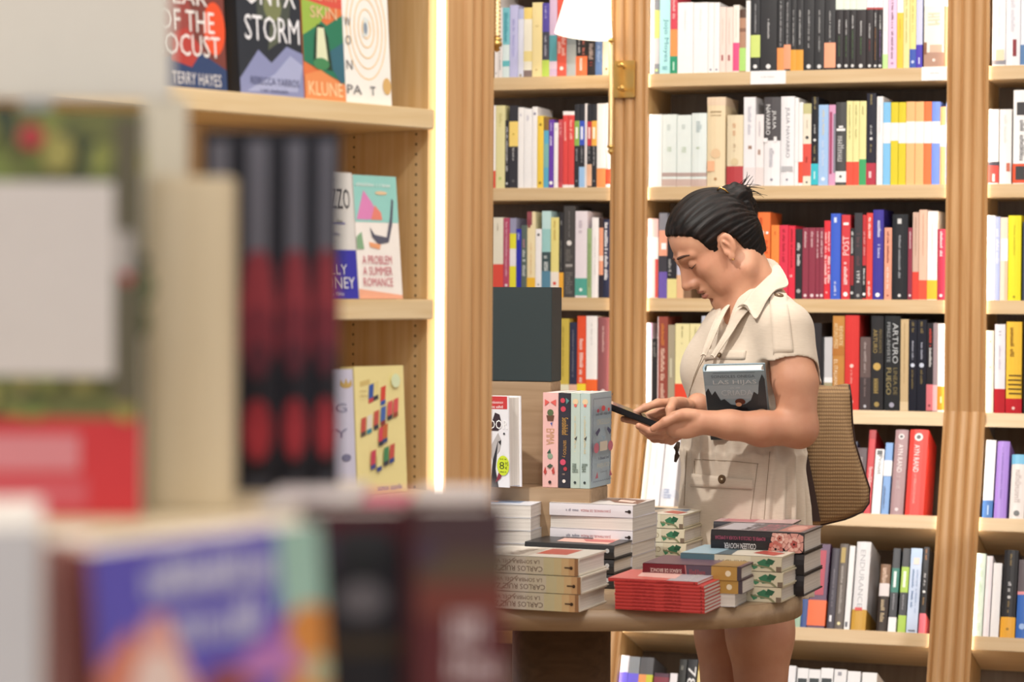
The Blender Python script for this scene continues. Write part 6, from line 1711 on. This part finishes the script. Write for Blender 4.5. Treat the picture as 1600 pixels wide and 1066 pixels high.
# ---- straw bag
bpx = [(1266, 612), (1300, 606), (1326, 603), (1329, 622), (1331, 660), (1334, 690), (1345, 728), (1357, 762), (1357, 782), (1350, 796), (1330, 808), (1300, 816), (1279, 820), (1262, 822), (1250, 800), (1248, 700)]
def bagpt(p, dy): return Q(p[0], p[1], dy)
def straw():
    m, nt, b = newmat('woven_straw')
    tc = N(nt, 'ShaderNodeTexCoord'); wv = N(nt, 'ShaderNodeTexWave', Scale=38.0, Distortion=.6); wv.bands_direction = 'Z'
    w2 = N(nt, 'ShaderNodeTexWave', Scale=60.0, Distortion=1.5); w2.bands_direction = 'X'
    nt.links.new(tc.outputs['Object'], wv.inputs['Vector']); nt.links.new(tc.outputs['Object'], w2.inputs['Vector'])
    mu = N(nt, 'ShaderNodeMath', operation='MULTIPLY'); nt.links.new(wv.outputs['Fac'], mu.inputs[0]); 
    ad = N(nt, 'ShaderNodeMath', operation='ADD'); nt.links.new(w2.outputs['Fac'], ad.inputs[0]); ad.inputs[1].default_value = .8
    nt.links.new(ad.outputs[0], mu.inputs[1])
    cr = N(nt, 'ShaderNodeValToRGB'); cr.color_ramp.elements[0].color = lin('86694b'); cr.color_ramp.elements[1].color = lin('a98a63'); cr.color_ramp.elements[0].position = .1; cr.color_ramp.elements[1].position = .9
    nt.links.new(mu.outputs[0], cr.inputs[0]); nt.links.new(cr.outputs[0], b.inputs['Base Color'])
    bp = N(nt, 'ShaderNodeBump', Strength=.35, Distance=.002); nt.links.new(mu.outputs[0], bp.inputs['Height']); nt.links.new(bp.outputs[0], b.inputs['Normal'])
    b.inputs['Roughness'].default_value = .85
    return m
bag = empty('straw_bag', Q(1300, 822, .12), 'brown woven straw shoulder bag hanging behind the woman\'s elbow', 'bag')
bx = Matrix.Translation(-bag.location)
mb = MB(); layers = []
cx = sum(p[0] for p in bpx)/len(bpx); cy = sum(p[1] for p in bpx)/len(bpx)
prof = [(.03, .90), (.045, .965), (.065, 1.0), (.11, 1.02), (.155, 1.0), (.175, .965), (.19, .90)]
# resample outline smoothly
dense = []
for i in range(len(bpx)):
    p0, p1, p2, p3 = [np.array(bpx[(i+k-1) % len(bpx)], float) for k in range(4)]
    for k in range(4):
        f = k/4; dense.append(.5*((2*p1)+(-p0+p2)*f+(2*p0-5*p1+4*p2-p3)*f*f+(-p0+3*p1-3*p2+p3)*f**3))
n_ = len(dense); vs = []
for dyy, sc_ in prof:
    for p in dense:
        x_ = cx+(p[0]-cx)*sc_; y_ = cy+(p[1]-cy)*sc_; vs.append(Q(x_, y_, dyy))
fs = []
for k in range(len(prof)-1):
    for i in range(n_): j = (i+1) % n_; fs.append((k*n_+i, k*n_+j, (k+1)*n_+j, (k+1)*n_+i))
fs.append(tuple(range(n_-1, -1, -1))); fs.append(tuple((len(prof)-1)*n_+i for i in range(n_)))
mb.add(vs, fs, straw(), True); o = mb.build('woven_body', bag); o.matrix_basis = bx
DL_ = paint('3a2620', .5, 'dark_leather')
mb = MB(); mb.tube([Q(1327, 601, .05), Q(1330, 622, .045), Q(1332, 660, .045), Q(1336, 692, .045), Q(1347, 728, .045), Q(1359, 764, .045), Q(1358, 786, .045), Q(1348, 800, .045), Q(1320, 812, .045), Q(1282, 821, .045)], .0022, DL_, n=6)
o = mb.build('piping', bag); o.matrix_basis = bx
mb = MB()
hp = [Q(1252, 690, .022), Q(1258, 720, .022), Q(1266, 760, .022), Q(1276, 815, .022)]
for a, b2 in zip(hp[:-1], hp[1:]): pass
vs = []
for p in hp: vs += [p+V((-.009, 0, 0)), p+V((.009, 0, 0)), p+V((.009, .006, 0)), p+V((-.009, .006, 0))]
fs = [(0, 3, 2, 1), (12, 13, 14, 15)]
for k in range(3):
    for i in range(4): j = (i+1) % 4; fs.append((k*4+i, k*4+j, (k+1)*4+j, (k+1)*4+i))
mb.add(vs, fs, DL_); o = mb.build('leather_trim', bag); o.matrix_basis = bx
mb = MB(); mb.tube([Q(1262, 620, .11), Q(1240, 560, .11), Q(1225, 500, .10), Q(1205, 470, .12)], .005, DL_, n=8); o = mb.build('shoulder_handle', bag); o.matrix_basis = bx

for o in list(woman.children):
    n_ = o.name.split('.')[0]
    if n_ in ('button', 'pocket_flap', 'chest_pocket_flap', 'shoulder_strap', 'collar', 'far_lapel', 'near_lapel', 'seam', 'waist_toggle'):
        o.parent = dress; o.matrix_basis = Matrix.Identity(4)
    elif n_ in ('stray_strands', 'hair_clip'):
        o.parent = hair; o.matrix_basis = MH.inverted()
    elif n_ in ('lips', 'eyebrow', 'eyelashes', 'earring'):
        o.parent = body; o.matrix_basis = Matrix.Identity(4)
